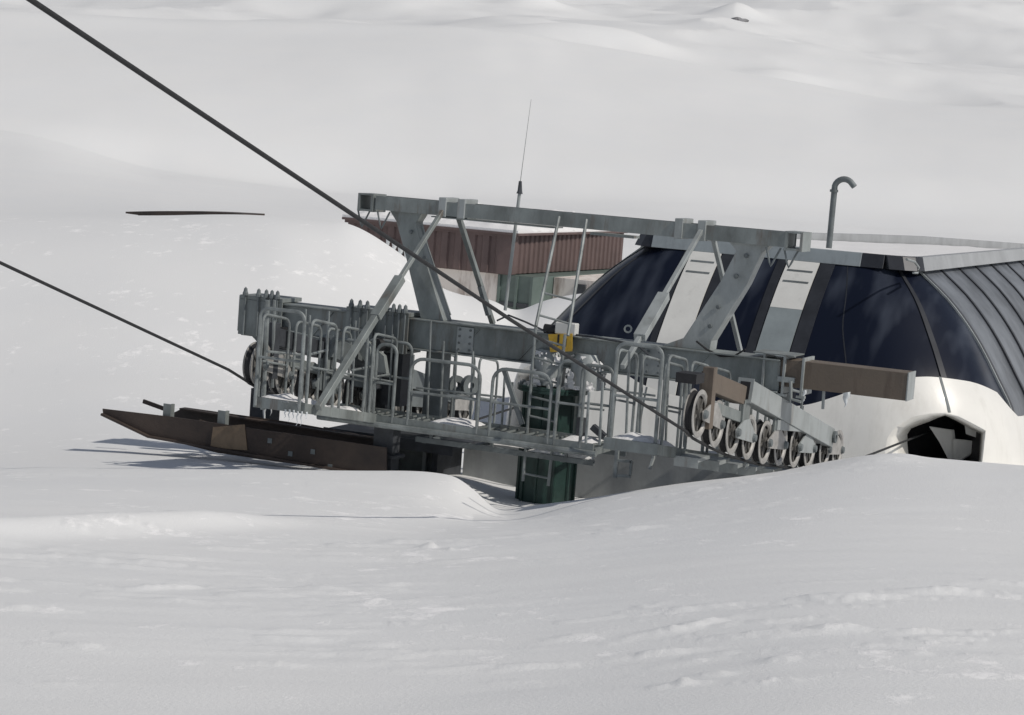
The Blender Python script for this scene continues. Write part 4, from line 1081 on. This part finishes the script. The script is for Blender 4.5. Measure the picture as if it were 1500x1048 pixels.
patch('snow_patch', (-2.14, -1.3, fz(-1.3)-.035), .24, .3, .06, 'thin snow further back on the left catwalk', 2, -.152)
patch('snow_patch', (2.08, -2.55, fz(-2.55)+.03), .27, .34, .11, 'snow heap on the front end of the right catwalk', 3, -.152)
patch('snow_patch', (2.08, .2, fz(.2)+.03), .2, .5, .04, 'snow strip half way along the right catwalk', 4, -.152)
patch('snow_patch', (-.9, -.72, 1.606), .28, .2, .07, 'small snow heap on the cross catwalk below the big railing hoop', 5)
patch('snow_patch', (.70, -.72, 1.606), .2, .2, .05, 'small snow heap on the cross catwalk right of the green column', 6)
for k, (x, y, sx, sy_) in enumerate(((-.9, .1, .28, .10), (-.35, -.2, .26, .16), (.15, -.46, .22, .06), (.55, -.46, .2, .07))):
    patch('snow_patch', (x, y, 1.362), sx, sy_, .05, ('broken snow slab on the lower frame, under the big railing hoop', 'broken snow slab on the lower frame, just left of the column', 'narrow snow slab on the lower frame, in front of the green column', 'narrow snow slab on the lower frame, at the right edge of the green column')[k], 7+k)
patch('snow_patch', (-2.56, .12, 1.0), .17, .2, .05, 'frozen snow on the grey machine block in the shade under the left catwalk', 15)
# frost crusts on the two drums of the column head
for k, cx in enumerate((-.02, .46)):
    b = MB(); vs = []; n = 84; m = 34
    for i in range(n):
        a = 2*math.pi*i/n
        for j in range(m+1):
            z = .0+.40*j/m; c3 = V((math.cos(a)*2, math.sin(a)*2, z*9+k*5))
            r = (.207 if z < .31 else .207-.5*(z-.31))+.012+.035*abs(mnoise.noise(c3*2.2))+.012*mnoise.noise(c3*7)
            vs.append(V((cx+r*math.cos(a), -.12+r*math.sin(a), 2.13+z)))
    def on(i, j):
        a = 2*math.pi*i/n; z = j/m; base = -.02+mnoise.noise(V((math.cos(a)*1.6, math.sin(a)*1.6, z*2+k*3)))+.35*mnoise.noise(V((math.cos(a)*6, math.sin(a)*6, z*8)))
        return base+.45*max(0, -math.cos(a))+.5*max(0, .25-z)-.25*math.exp(-((z-.5)/.2)**2) > .12
    q = m+1; fs = [(i*q+j, ((i+1) % n)*q+j, ((i+1) % n)*q+j+1, i*q+j+1) for i in range(n) for j in range(m) if on(i, j)]
    b.add(vs, fs); tag(b.build('frost_crust', SNOWP, smooth=60), ('white frost crust on the left drum above the green column', 'white frost crust on the right drum above the green column')[k], 'frost', 'frost on the column head')
def icicle(p, L_, r, label, group):
    p = V(p); b = MB(); pts = [p+V((.01*math.sin(k*2.1), .0, -L_*k/5)) for k in range(6)]
    b.tube(pts, r, 6, .002); return tag(b.build('icicle', ICE, smooth=60), label, 'icicle', group)
ic = [(418, 600, .10), (424, 600, .14), (430, 601, .10), (436, 602, .17), (442, 603, .16), (449, 604, .08)]
for k, (px, py, l_) in enumerate(ic):
    icicle(P(px, py, 'Y', -2.82), l_, .012, 'thin icicle hanging below the front end of the left catwalk', 'icicles below the left catwalk')
icicle(P(389, 584, 'Y', -.2), .42, .035, 'long thick icicle on the post below the left end of the crossarm', 'icicles on the left post')
icicle(P(398, 584, 'Y', -.2), .22, .028, 'shorter icicle beside the long one, on the post below the left end of the crossarm', 'icicles on the left post')
icicle(P(1178, 572, 'Y', -.16), .14, .03, 'stubby icicle under the brown end of the crossarm, left one', 'icicles under the brown crossarm end')
icicle(P(1240, 575, 'Y', -.16), .17, .05, 'fatter icicle under the brown end of the crossarm, right one', 'icicles under the brown crossarm end')
for k, (px, py, l_) in enumerate(((569, 349, .28), (578, 355, .42), (587, 362, .55), (596, 368, .62), (604, 372, .6))):
    icicle(P(px, py, 'Y', 21.9), l_, .08, 'icicle on the buried corner of the hut, %s' % ('shortest, leftmost', 'second from the left', 'third from the left', 'fourth from the left', 'rightmost')[k], 'icicles on the corner of the hut')
b = MB(); b.box(-14.35, -12.4, 22.07, 22.14, .6, 1.87); b.build('recess', DARK, ht)

for o in bpy.data.objects:
    if '_w' in o: del o['_w']
